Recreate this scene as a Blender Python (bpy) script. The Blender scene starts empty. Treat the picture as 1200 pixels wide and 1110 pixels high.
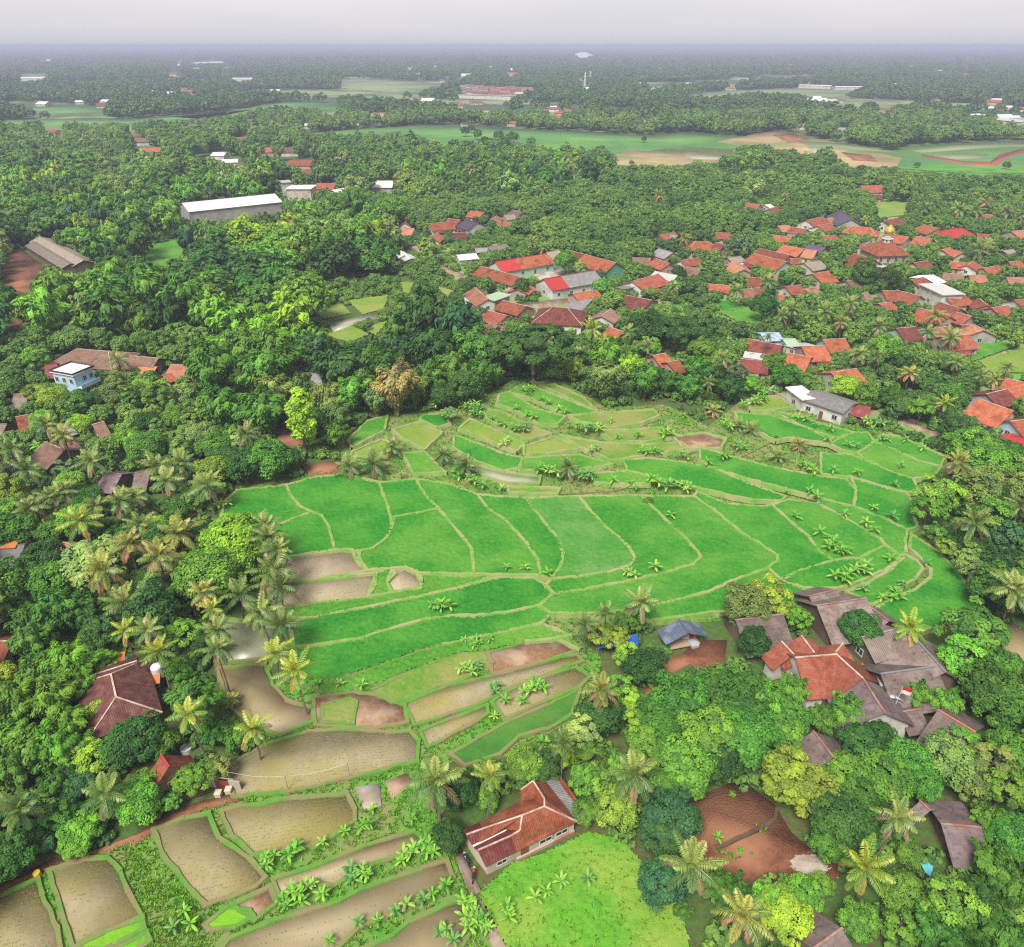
# An aerial view over rice terraces, palm groves and a village on a hazy plain.
SKY_STRENGTH = .12; SUN_ENERGY = 1.4; EXPOSURE = 2.3; HAZE = .00025; HAZE_COL = (.48, .52, .68)
KALB = .72
import bpy, math, random
import numpy as np
from mathutils import Vector
rng = np.random.default_rng(11); random.seed(11)
SC = bpy.context.scene
COL = SC.collection
# ------------------------------------------------------------------ camera
H = 80.0; FP = 857.0; CX, CY = 600.0, 555.0
TH = math.atan((CY - 53.0) / FP)
SN, CS = math.sin(TH), math.cos(TH)
cam = bpy.data.cameras.new('camera'); camo = bpy.data.objects.new('camera', cam); COL.objects.link(camo)
cam.sensor_fit = 'HORIZONTAL'; cam.sensor_width = 36.0; cam.lens = 36.0 * FP / 1200.0
cam.clip_start = 1.0; cam.clip_end = 60000.0
camo.location = (0, 0, H); camo.rotation_euler = (math.pi / 2 - TH, 0, 0)
SC.camera = camo

def P(px, py, z=0.0):
    """photo pixel (1200 x 1110) to the point of the place at height z"""
    x = (px - CX) / FP; y = -(py - CY) / FP
    d2 = -SN + y * CS
    t = (z - H) / d2
    return np.array((x * t, (CS + y * SN) * t, z))

def PX(x, y, z):
    dz = z - H; dep = y * CS - dz * SN; up = y * SN + dz * CS
    return CX + FP * x / dep, CY - FP * up / dep, dep

def ppm(py):
    return FP * (SN + CS * (py - CY) / FP) / H

# ------------------------------------------------------------------ helpers
def np_mesh(name, V, faces, mats=(), mi=None, attr=None, uv=None, smooth=False):
    """V (n,3); faces: array (m,k) or list of such arrays / lists of index lists"""
    me = bpy.data.meshes.new(name)
    V = np.asarray(V, dtype=np.float32)
    if isinstance(faces, np.ndarray): faces = [faces]
    tot = []; idx = []
    for f in faces:
        f = np.asarray(f)
        if f.ndim == 1: f = f[None, :]
        tot.append(np.full(len(f), f.shape[1], dtype=np.int32)); idx.append(f.ravel())
    tot = np.concatenate(tot); idx = np.concatenate(idx).astype(np.int32)
    me.vertices.add(len(V)); me.vertices.foreach_set('co', V.ravel())
    me.loops.add(len(idx)); me.loops.foreach_set('vertex_index', idx)
    st = np.zeros(len(tot), dtype=np.int32); st[1:] = np.cumsum(tot)[:-1]
    me.polygons.add(len(tot)); me.polygons.foreach_set('loop_start', st); me.polygons.foreach_set('loop_total', tot)
    if mi is not None: me.polygons.foreach_set('material_index', np.asarray(mi, dtype=np.int32))
    if smooth: me.polygons.foreach_set('use_smooth', np.ones(len(tot), dtype=bool))
    for m in mats: me.materials.append(m)
    if attr is not None:
        a = me.attributes.new('tint', 'FLOAT', 'FACE'); a.data.foreach_set('value', np.asarray(attr, dtype=np.float32))
    if uv is not None:
        u = me.uv_layers.new(name='UVMap'); u.data.foreach_set('uv', np.asarray(uv, dtype=np.float32).ravel())
    me.update(calc_edges=True); me.validate(clean_customdata=False)
    return me

class MB:
    """collects polygons with material index and uv, builds ONE mesh"""
    def __init__(s): s.v = []; s.f = []; s.m = []; s.uv = []; s.t = []
    def face(s, pts, m=0, uv=None, t=0.5):
        n = len(s.v); s.v += [tuple(p) for p in pts]; s.f.append(list(range(n, n + len(pts)))); s.m.append(m)
        s.uv += list(uv) if uv is not None else [(0, 0)] * len(pts); s.t.append(t)
    def box(s, c, size, rz=0.0, m=0, t=0.5):
        cx, cy, cz = c; sx, sy, sz = [q / 2 for q in size]; co, si = math.cos(rz), math.sin(rz)
        def q(x, y, z): return (cx + x * co - y * si, cy + x * si + y * co, cz + z)
        p = [q(-sx, -sy, -sz), q(sx, -sy, -sz), q(sx, sy, -sz), q(-sx, sy, -sz), q(-sx, -sy, sz), q(sx, -sy, sz), q(sx, sy, sz), q(-sx, sy, sz)]
        X, Y, Z = size
        for f, (a, b) in (((3, 2, 1, 0), (X, Y)), ((4, 5, 6, 7), (X, Y)), ((0, 1, 5, 4), (X, Z)), ((1, 2, 6, 5), (Y, Z)), ((2, 3, 7, 6), (X, Z)), ((3, 0, 4, 7), (Y, Z))):
            s.face([p[i] for i in f], m, [(0, 0), (a, 0), (a, b), (0, b)], t)
    def tube(s, pts, rad, n=6, m=0, t=0.5, cap=True):
        pts = [Vector(p) for p in pts]; rings = []
        for i, p in enumerate(pts):
            d = (pts[min(i + 1, len(pts) - 1)] - pts[max(i - 1, 0)]).normalized()
            a = d.cross(Vector((0, 0, 1)));
            if a.length < .05: a = Vector((1, 0, 0))
            a.normalize(); b = d.cross(a)
            r = rad[i] if hasattr(rad, '__len__') else rad
            rings.append([p + a * (r * math.cos(2 * math.pi * k / n)) + b * (r * math.sin(2 * math.pi * k / n)) for k in range(n)])
        for i in range(len(rings) - 1):
            for k in range(n):
                s.face([rings[i][k], rings[i][(k + 1) % n], rings[i + 1][(k + 1) % n], rings[i + 1][k]], m, None, t)
        if cap: s.face(rings[-1], m, None, t); s.face(rings[0][::-1], m, None, t)
    def lathe(s, prof, c=(0, 0, 0), n=12, m=0, t=0.5):
        for i in range(len(prof) - 1):
            (r0, z0), (r1, z1) = prof[i], prof[i + 1]
            for k in range(n):
                a0, a1 = 2 * math.pi * k / n, 2 * math.pi * (k + 1) / n
                q = [(c[0] + r * math.cos(a), c[1] + r * math.sin(a), c[2] + z) for r, a, z in ((r0, a0, z0), (r0, a1, z0), (r1, a1, z1), (r1, a0, z1))]
                s.face(q, m, None, t)
    def mesh(s, name, mats):
        me = bpy.data.meshes.new(name); me.from_pydata(s.v, [], s.f)
        for m in mats: me.materials.append(m)
        me.polygons.foreach_set('material_index', s.m)
        u = me.uv_layers.new(name='UVMap'); u.data.foreach_set('uv', np.array(s.uv, dtype=np.float32).ravel())
        a = me.attributes.new('tint', 'FLOAT', 'FACE'); a.data.foreach_set('value', s.t)
        me.update(); return me
    def build(s, name, mats, parent=None, loc=None):
        if not isinstance(mats, (list, tuple)): mats = [mats]
        return link(name, s.mesh(name, mats), parent, loc)

def link(name, me, parent=None, loc=None):
    o = bpy.data.objects.new(name, me); COL.objects.link(o)
    if parent is not None: o.parent = parent
    if loc is not None: o.location = loc
    return o

def tag(o, label=None, cat=None, group=None, kind=None):
    if label: o['label'] = label
    if cat: o['category'] = cat
    if group: o['group'] = group
    if kind: o['kind'] = kind
    return o

def empty(name, loc=(0, 0, 0), rz=0.0, sc=1.0):
    o = bpy.data.objects.new(name, None); COL.objects.link(o); o.location = loc; o.rotation_euler = (0, 0, rz)
    o.scale = (sc, sc, sc) if not hasattr(sc, '__len__') else sc
    o.empty_display_size = .5
    return o

# things that get their label at the end from how they look and where they stand
AUTO = []   # (object, look words, noun, px, py)
def auto(o, look, noun, px, py): AUTO.append((o, look, noun, px, py))

def inpoly(px, py, poly):
    px = np.asarray(px, float); py = np.asarray(py, float); r = np.zeros(px.shape, bool)
    n = len(poly); j = n - 1
    for i in range(n):
        xi, yi = poly[i][0], poly[i][1]; xj, yj = poly[j][0], poly[j][1]
        if yi != yj:
            c = ((yi > py) != (yj > py)) & (px < (xj - xi) * (py - yi) / (yj - yi) + xi)
            r ^= c
        j = i
    return r

MX, MY = 200, 200      # margin of the pixel masks
def blank(): return np.zeros((1110 + 2 * MY, 1200 + 2 * MX), bool)
def paint(mask, poly, grow=0.0):
    a = np.array(poly, float)
    if grow:
        c = a.mean(0); d = a - c; l = np.linalg.norm(d, axis=1, keepdims=True); a = c + d * (1 + grow / np.maximum(l, 1))
    x0, y0 = np.floor(a.min(0)).astype(int); x1, y1 = np.ceil(a.max(0)).astype(int)
    x0, x1 = max(x0, -MX), min(x1, 1199 + MX); y0, y1 = max(y0, -MY), min(y1, 1109 + MY)
    if x1 <= x0 or y1 <= y0: return
    gx, gy = np.meshgrid(np.arange(x0, x1 + 1), np.arange(y0, y1 + 1))
    mask[y0 + MY:y1 + 1 + MY, x0 + MX:x1 + 1 + MX] |= inpoly(gx, gy, [tuple(q) for q in a])
def hit(mask, px, py):
    ix = np.clip(np.round(px).astype(int) + MX, 0, mask.shape[1] - 1); iy = np.clip(np.round(py).astype(int) + MY, 0, mask.shape[0] - 1)
    return mask[iy, ix]

def poly(s): return [tuple(float(q) for q in p.split(',')) for p in s.split()]

# ------------------------------------------------------------------ materials
MATS = {}
def nodes_of(name):
    m = bpy.data.materials.new(name); m.use_nodes = True; nt = m.node_tree; nt.nodes.clear()
    return m, nt.nodes, nt.links
def N(nd, kind, **kw):
    n = nd.new(kind)
    for k, v in kw.items():
        if k in n.inputs.keys(): n.inputs[k].default_value = v
        else: setattr(n, k, v)
    return n
def c4(c): return (c[0], c[1], c[2], 1.0)
def mix(nd, ln, a, b, f, blend='MIX'):
    n = nd.new('ShaderNodeMix'); n.data_type = 'RGBA'; n.blend_type = blend
    for i, v in ((6, a), (7, b)):
        if hasattr(v, 'default_value') or hasattr(v, 'is_output'): ln.new(v, n.inputs[i])
        else: n.inputs[i].default_value = c4(v)
    if hasattr(f, 'is_output'): ln.new(f, n.inputs[0])
    else: n.inputs[0].default_value = f
    return n.outputs[2]
def noise(nd, ln, vec, scale, detail=3.0, rough=.55, lo=.35, hi=.65):
    n = N(nd, 'ShaderNodeTexNoise', Scale=scale, Detail=detail, Roughness=rough)
    if vec is not None: ln.new(vec, n.inputs['Vector'])
    r = N(nd, 'ShaderNodeMapRange'); r.inputs[1].default_value = lo; r.inputs[2].default_value = hi
    ln.new(n.outputs['Fac'], r.inputs[0])
    return r.outputs[0], n.outputs['Fac']
def vscale(nd, ln, vec, s):
    m = N(nd, 'ShaderNodeMapping'); m.inputs['Scale'].default_value = s; ln.new(vec, m.inputs['Vector']); return m.outputs[0]

def mat(name, c1, c2=None, c3=None, s1=1.0, s2=.15, rough=.85, bump=0.0, bs=6.0, stretch=None, spec=.3, metal=0.0, lohi=(.35, .65)):
    """two-scale noise blend of real surface colours"""
    if name in MATS: return MATS[name]
    c1, c2, c3 = [tuple(q * KALB for q in c) if c else None for c in (c1, c2, c3)]
    m, nd, ln = nodes_of(name)
    out = nd.new('ShaderNodeOutputMaterial'); b = N(nd, 'ShaderNodeBsdfPrincipled', Roughness=rough, Metallic=metal)
    b.inputs['Specular IOR Level'].default_value = spec
    tc = nd.new('ShaderNodeTexCoord'); v = tc.outputs['Object']
    if stretch: v = vscale(nd, ln, v, stretch)
    c2 = c2 or tuple(q * .7 for q in c1)
    f1, _ = noise(nd, ln, v, s1, 4, .6, *lohi)
    col = mix(nd, ln, c1, c2, f1)
    if c3:
        f2, _ = noise(nd, ln, v, s2, 3, .55, .42, .6); col = mix(nd, ln, col, c3, f2)
    ln.new(col, b.inputs['Base Color'])
    if bump:
        _, f = noise(nd, ln, v, bs, 4, .6)
        bp = N(nd, 'ShaderNodeBump', Strength=min(1, bump), Distance=.15); ln.new(f, bp.inputs['Height']); ln.new(bp.outputs[0], b.inputs['Normal'])
    ln.new(b.outputs[0], out.inputs[0]); MATS[name] = m; return m

def plain(name, c, rough=.6, metal=0.0, spec=.4): return mat(name, c, tuple(q * .82 for q in c), s1=2.0, rough=rough, metal=metal, spec=spec)

def leaf_mat(name, base=None, ramp=None, trans=.28, warm=(1.62, 1.40, .88)):
    """foliage: object colour (or a random one of several greens) varied leaf by leaf"""
    m, nd, ln = nodes_of(name)
    out = nd.new('ShaderNodeOutputMaterial')
    oi = nd.new('ShaderNodeObjectInfo')
    if base is not None:
        rgb = nd.new('ShaderNodeRGB'); rgb.outputs[0].default_value = c4(base); col = rgb.outputs[0]
    elif ramp:
        cr = nd.new('ShaderNodeValToRGB'); el = cr.color_ramp.elements
        while len(el) < len(ramp): el.new(.5)
        for i, c in enumerate(ramp): el[i].position = i / (len(ramp) - 1); el[i].color = c4(c)
        nzl = N(nd, 'ShaderNodeTexNoise', Scale=.022, Detail=2.0); ln.new(oi.outputs['Location'], nzl.inputs['Vector'])
        mrl = N(nd, 'ShaderNodeMapRange'); mrl.inputs[1].default_value = .36; mrl.inputs[2].default_value = .64; ln.new(nzl.outputs['Fac'], mrl.inputs[0])
        mfl = N(nd, 'ShaderNodeMix', data_type='FLOAT'); mfl.inputs[0].default_value = .45; ln.new(mrl.outputs[0], mfl.inputs[2]); ln.new(oi.outputs['Random'], mfl.inputs[3])
        ln.new(mfl.outputs[0], cr.inputs[0]); col = cr.outputs[0]
    else: col = oi.outputs['Color']
    at = N(nd, 'ShaderNodeAttribute', attribute_name='tint')
    d = mix(nd, ln, col, (.58, .66, .76), 1.0, 'MULTIPLY'); l = mix(nd, ln, col, tuple(q * 1.2 for q in warm), 1.0, 'MULTIPLY')
    cc = mix(nd, ln, d, l, at.outputs['Fac'])
    df = N(nd, 'ShaderNodeBsdfPrincipled', Roughness=.55); df.inputs['Specular IOR Level'].default_value = .25
    ln.new(cc, df.inputs['Base Color'])
    tr = nd.new('ShaderNodeBsdfTranslucent'); ln.new(cc, tr.inputs['Color'])
    mx = nd.new('ShaderNodeMixShader'); mx.inputs[0].default_value = trans
    ln.new(df.outputs[0], mx.inputs[1]); ln.new(tr.outputs[0], mx.inputs[2]); ln.new(mx.outputs[0], out.inputs[0])
    MATS[name] = m; return m

def roof_mat(name, cols, kind='tile', dirt=(.10, .065, .05)):
    cols = [tuple(q * KALB for q in c) for c in cols]; dirt = tuple(q * KALB for q in dirt)
    m, nd, ln = nodes_of(name)
    out = nd.new('ShaderNodeOutputMaterial'); b = N(nd, 'ShaderNodeBsdfPrincipled', Roughness=.8 if kind != 'metal' else .45)
    b.inputs['Specular IOR Level'].default_value = .25
    tc = nd.new('ShaderNodeTexCoord'); uv = tc.outputs['UV']; ob = tc.outputs['Object']
    if kind == 'tile':
        sc = vscale(nd, ln, uv, (1 / .27, 1 / .34, 1))
        fl = N(nd, 'ShaderNodeVectorMath', operation='FLOOR'); ln.new(sc, fl.inputs[0])
        wn = N(nd, 'ShaderNodeTexWhiteNoise', noise_dimensions='2D'); ln.new(fl.outputs[0], wn.inputs['Vector'])
        col = mix(nd, ln, cols[0], cols[1], wn.outputs['Value'])
        f, _ = noise(nd, ln, ob, .9, 4, .65, .45, .7); col = mix(nd, ln, col, cols[2], f)
        f2, _ = noise(nd, ln, ob, 2.2, 5, .75, .52, .72); col = mix(nd, ln, col, dirt, f2)
        f3, _ = noise(nd, ln, ob, .35, 4, .65, .50, .70); col = mix(nd, ln, col, tuple(q * .6 for q in cols[1]), f3)
        sx = N(nd, 'ShaderNodeSeparateXYZ'); ln.new(sc, sx.inputs[0])
        fr = N(nd, 'ShaderNodeMath', operation='FRACT'); ln.new(sx.outputs[1], fr.inputs[0])
        wv = N(nd, 'ShaderNodeMath', operation='MULTIPLY'); ln.new(sx.outputs[0], wv.inputs[0]); wv.inputs[1].default_value = 2 * math.pi
        sn = N(nd, 'ShaderNodeMath', operation='SINE'); ln.new(wv.outputs[0], sn.inputs[0])
        ad = N(nd, 'ShaderNodeMath', operation='MULTIPLY_ADD'); ln.new(sn.outputs[0], ad.inputs[0]); ad.inputs[1].default_value = .35; ln.new(fr.outputs[0], ad.inputs[2])
        bp = N(nd, 'ShaderNodeBump', Strength=.8, Distance=.06); bp.invert = True
    elif kind == 'thatch':
        sc = vscale(nd, ln, uv, (5.0, .8, 1))
        f, fac = noise(nd, ln, sc, 1.6, 5, .7, .35, .65); col = mix(nd, ln, cols[0], cols[1], f)
        f2, _ = noise(nd, ln, ob, .5, 3, .6, .45, .65); col = mix(nd, ln, col, cols[2], f2)
        f3, _ = noise(nd, ln, ob, 1.4, 5, .75, .53, .70); col = mix(nd, ln, col, tuple(q * .45 for q in cols[1]), f3)
        sx = N(nd, 'ShaderNodeSeparateXYZ'); ln.new(uv, sx.inputs[0])
        dv = N(nd, 'ShaderNodeMath', operation='DIVIDE'); ln.new(sx.outputs[1], dv.inputs[0]); dv.inputs[1].default_value = .55
        fr = N(nd, 'ShaderNodeMath', operation='FRACT'); ln.new(dv.outputs[0], fr.inputs[0])
        ad = N(nd, 'ShaderNodeMath', operation='SUBTRACT'); ln.new(fac, ad.inputs[0]); ln.new(fr.outputs[0], ad.inputs[1])
        bp = N(nd, 'ShaderNodeBump', Strength=.8, Distance=.12)
    else:
        sx = N(nd, 'ShaderNodeSeparateXYZ'); ln.new(uv, sx.inputs[0])
        wv = N(nd, 'ShaderNodeMath', operation='MULTIPLY'); ln.new(sx.outputs[0], wv.inputs[0]); wv.inputs[1].default_value = 2 * math.pi / .32
        ad = N(nd, 'ShaderNodeMath', operation='SINE'); ln.new(wv.outputs[0], ad.inputs[0])
        sc = vscale(nd, ln, uv, (2.2, .25, 1)); f, _ = noise(nd, ln, sc, 1.0, 4, .65, .4, .7); col = mix(nd, ln, cols[0], cols[1], f)
        f2, _ = noise(nd, ln, ob, .7, 3, .6, .5, .68); col = mix(nd, ln, col, cols[2], f2)
        bp = N(nd, 'ShaderNodeBump', Strength=.5, Distance=.04)
    oi = nd.new('ShaderNodeObjectInfo'); rr = N(nd, 'ShaderNodeMapRange'); rr.inputs[3].default_value = .62; rr.inputs[4].default_value = 1.12; ln.new(oi.outputs['Random'], rr.inputs[0])
    cb = nd.new('ShaderNodeCombineColor'); [ln.new(rr.outputs[0], cb.inputs[i]) for i in range(3)]; col = mix(nd, ln, col, cb.outputs[0], 1.0, 'MULTIPLY')
    ln.new(ad.outputs[0], bp.inputs['Height']); ln.new(bp.outputs[0], b.inputs['Normal'])
    ln.new(col, b.inputs['Base Color']); ln.new(b.outputs[0], out.inputs[0]); MATS[name] = m; return m
# ------------------------------------------------------------------ light, sky, air
SUN_EL, SUN_AZ = math.radians(56), math.radians(205)   # azimuth measured from +Y, clockwise: behind the camera and to its left
w = bpy.data.worlds.new('World'); SC.world = w; w.use_nodes = True
nt = w.node_tree; nt.nodes.clear()
wo = nt.nodes.new('ShaderNodeOutputWorld'); bg = nt.nodes.new('ShaderNodeBackground')
sky = nt.nodes.new('ShaderNodeTexSky'); sky.sky_type = 'NISHITA'; sky.sun_disc = False
sky.sun_elevation = SUN_EL; sky.sun_rotation = SUN_AZ; sky.air_density = 1.0; sky.dust_density = 4.0; sky.ozone_density = 1.0
hs = nt.nodes.new('ShaderNodeHueSaturation'); hs.inputs['Saturation'].default_value = .22
nt.links.new(sky.outputs[0], hs.inputs['Color'])
tcw = nt.nodes.new('ShaderNodeTexCoord'); mpw = nt.nodes.new('ShaderNodeMapping'); mpw.inputs['Scale'].default_value = (1.2, 1.2, 9.0)
nt.links.new(tcw.outputs['Generated'], mpw.inputs[0])
nz = nt.nodes.new('ShaderNodeTexNoise'); nz.inputs['Scale'].default_value = 1.6; nz.inputs['Detail'].default_value = 4
nt.links.new(mpw.outputs[0], nz.inputs['Vector'])
crw = nt.nodes.new('ShaderNodeValToRGB'); crw.color_ramp.elements[0].position = .36; crw.color_ramp.elements[0].color = (1.22, 1.22, 1.31, 1)
crw.color_ramp.elements[1].position = .62; crw.color_ramp.elements[1].color = (1.40, 1.34, 1.38, 1)
nt.links.new(nz.outputs['Fac'], crw.inputs[0])
mw = nt.nodes.new('ShaderNodeMix'); mw.data_type = 'RGBA'; mw.blend_type = 'MULTIPLY'; mw.blend_type = 'MIX'; mw.inputs[0].default_value = .94   # a closed layer of thin cloud over most of the clear sky
nt.links.new(hs.outputs[0], mw.inputs[6]); nt.links.new(crw.outputs[0], mw.inputs[7])
# the cloud layer thickens into grey-lavender murk just above the horizon
sxw = nt.nodes.new('ShaderNodeSeparateXYZ'); nt.links.new(tcw.outputs['Generated'], sxw.inputs[0])
mrw = nt.nodes.new('ShaderNodeMapRange'); mrw.interpolation_type = 'SMOOTHSTEP'; mrw.inputs[1].default_value = -.002; mrw.inputs[2].default_value = .022; mrw.inputs[3].default_value = 1; mrw.inputs[4].default_value = 0
nt.links.new(sxw.outputs[2], mrw.inputs[0])
mh = nt.nodes.new('ShaderNodeMix'); mh.data_type = 'RGBA'; mh.inputs[7].default_value = (1.08, 1.07, 1.18, 1)
nt.links.new(mrw.outputs[0], mh.inputs[0]); nt.links.new(mw.outputs[2], mh.inputs[6]); nt.links.new(mh.outputs[2], bg.inputs[0]); bg.inputs[1].default_value = SKY_STRENGTH
nt.links.new(bg.outputs[0], wo.inputs[0])
sl = bpy.data.lights.new('sun', 'SUN'); sl.energy = SUN_ENERGY; sl.angle = math.radians(22); sl.color = (1.0, .95, .87)
so = bpy.data.objects.new('sun', sl); COL.objects.link(so)
sd = Vector((math.sin(SUN_AZ) * math.cos(SUN_EL), math.cos(SUN_AZ) * math.cos(SUN_EL), math.sin(SUN_EL)))
so.rotation_euler = sd.to_track_quat('Z', 'Y').to_euler(); so.location = (0, 0, 300)
SC.view_settings.view_transform = 'Standard'; SC.view_settings.look = 'None'; SC.view_settings.exposure = EXPOSURE
SC.render.engine = 'CYCLES'
cy = SC.cycles; cy.use_denoising = False; cy.pixel_filter_type = 'BLACKMAN_HARRIS'; cy.filter_width = 1.2; cy.sample_clamp_indirect = 4.0; cy.max_bounces = 8; cy.diffuse_bounces = 6; cy.glossy_bounces = 2; cy.transmission_bounces = 6
cy.volume_bounces = 0; cy.caustics_reflective = False; cy.caustics_refractive = False; cy.use_adaptive_sampling = False
if HAZE > 0:
    hb = MB(); hb.box((0, 15000 - 500, 41), (44000, 33000, 87), 0, 0)
    hm, nd, ln = nodes_of('haze_air'); ho = nd.new('ShaderNodeOutputMaterial')
    pv = N(nd, 'ShaderNodeVolumePrincipled', Density=HAZE, Anisotropy=.0); pv.inputs['Color'].default_value = c4(HAZE_COL)
    ln.new(pv.outputs[0], ho.inputs['Volume'])
    hz = hb.build('haze', hm); tag(hz, 'pale lavender haze over the distant plain', 'haze', kind='stuff')
# ------------------------------------------------------------------ the ground sheet (to the horizon)
gm, nd, ln = nodes_of('ground_soil')
out = nd.new('ShaderNodeOutputMaterial'); b = N(nd, 'ShaderNodeBsdfPrincipled', Roughness=.95); b.inputs['Specular IOR Level'].default_value = .1
tc = nd.new('ShaderNodeTexCoord'); v = tc.outputs['Object']
f, _ = noise(nd, ln, v, .12, 5, .65, .38, .62); col = mix(nd, ln, (.10, .062, .034), (.045, .085, .022), f)
f, _ = noise(nd, ln, v, 1.3, 4, .6, .40, .62); col = mix(nd, ln, col, (.055, .12, .025), f)
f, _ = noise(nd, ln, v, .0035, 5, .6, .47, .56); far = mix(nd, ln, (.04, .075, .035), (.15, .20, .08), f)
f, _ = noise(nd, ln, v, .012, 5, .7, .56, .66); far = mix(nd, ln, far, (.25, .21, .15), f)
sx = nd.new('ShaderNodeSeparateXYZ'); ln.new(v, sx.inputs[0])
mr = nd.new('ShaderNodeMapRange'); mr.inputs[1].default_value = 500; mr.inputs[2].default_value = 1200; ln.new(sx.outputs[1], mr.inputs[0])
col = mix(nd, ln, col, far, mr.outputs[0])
_, bf = noise(nd, ln, v, 2.0, 4, .6); bp = N(nd, 'ShaderNodeBump', Strength=.6, Distance=.3); ln.new(bf, bp.inputs['Height']); ln.new(bp.outputs[0], b.inputs['Normal'])
ln.new(col, b.inputs['Base Color']); ln.new(b.outputs[0], out.inputs[0])
ys = np.concatenate([np.linspace(-200, 600, 41), np.geomspace(640, 31000, 40)])
xs = np.concatenate([-np.geomspace(20000, 150, 25), np.linspace(-140, 140, 15), np.geomspace(150, 20000, 25)])
gx, gy = np.meshgrid(xs, ys); V = np.stack([gx, gy, 0 * gx], -1).reshape(-1, 3)
nx = len(xs); i0 = (np.arange(len(ys) - 1)[:, None] * nx + np.arange(nx - 1)[None]).ravel()
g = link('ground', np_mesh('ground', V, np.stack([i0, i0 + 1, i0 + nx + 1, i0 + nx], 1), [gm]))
tag(g, 'brown and green soil spreading under the trees to the horizon', 'ground', kind='structure')

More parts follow.
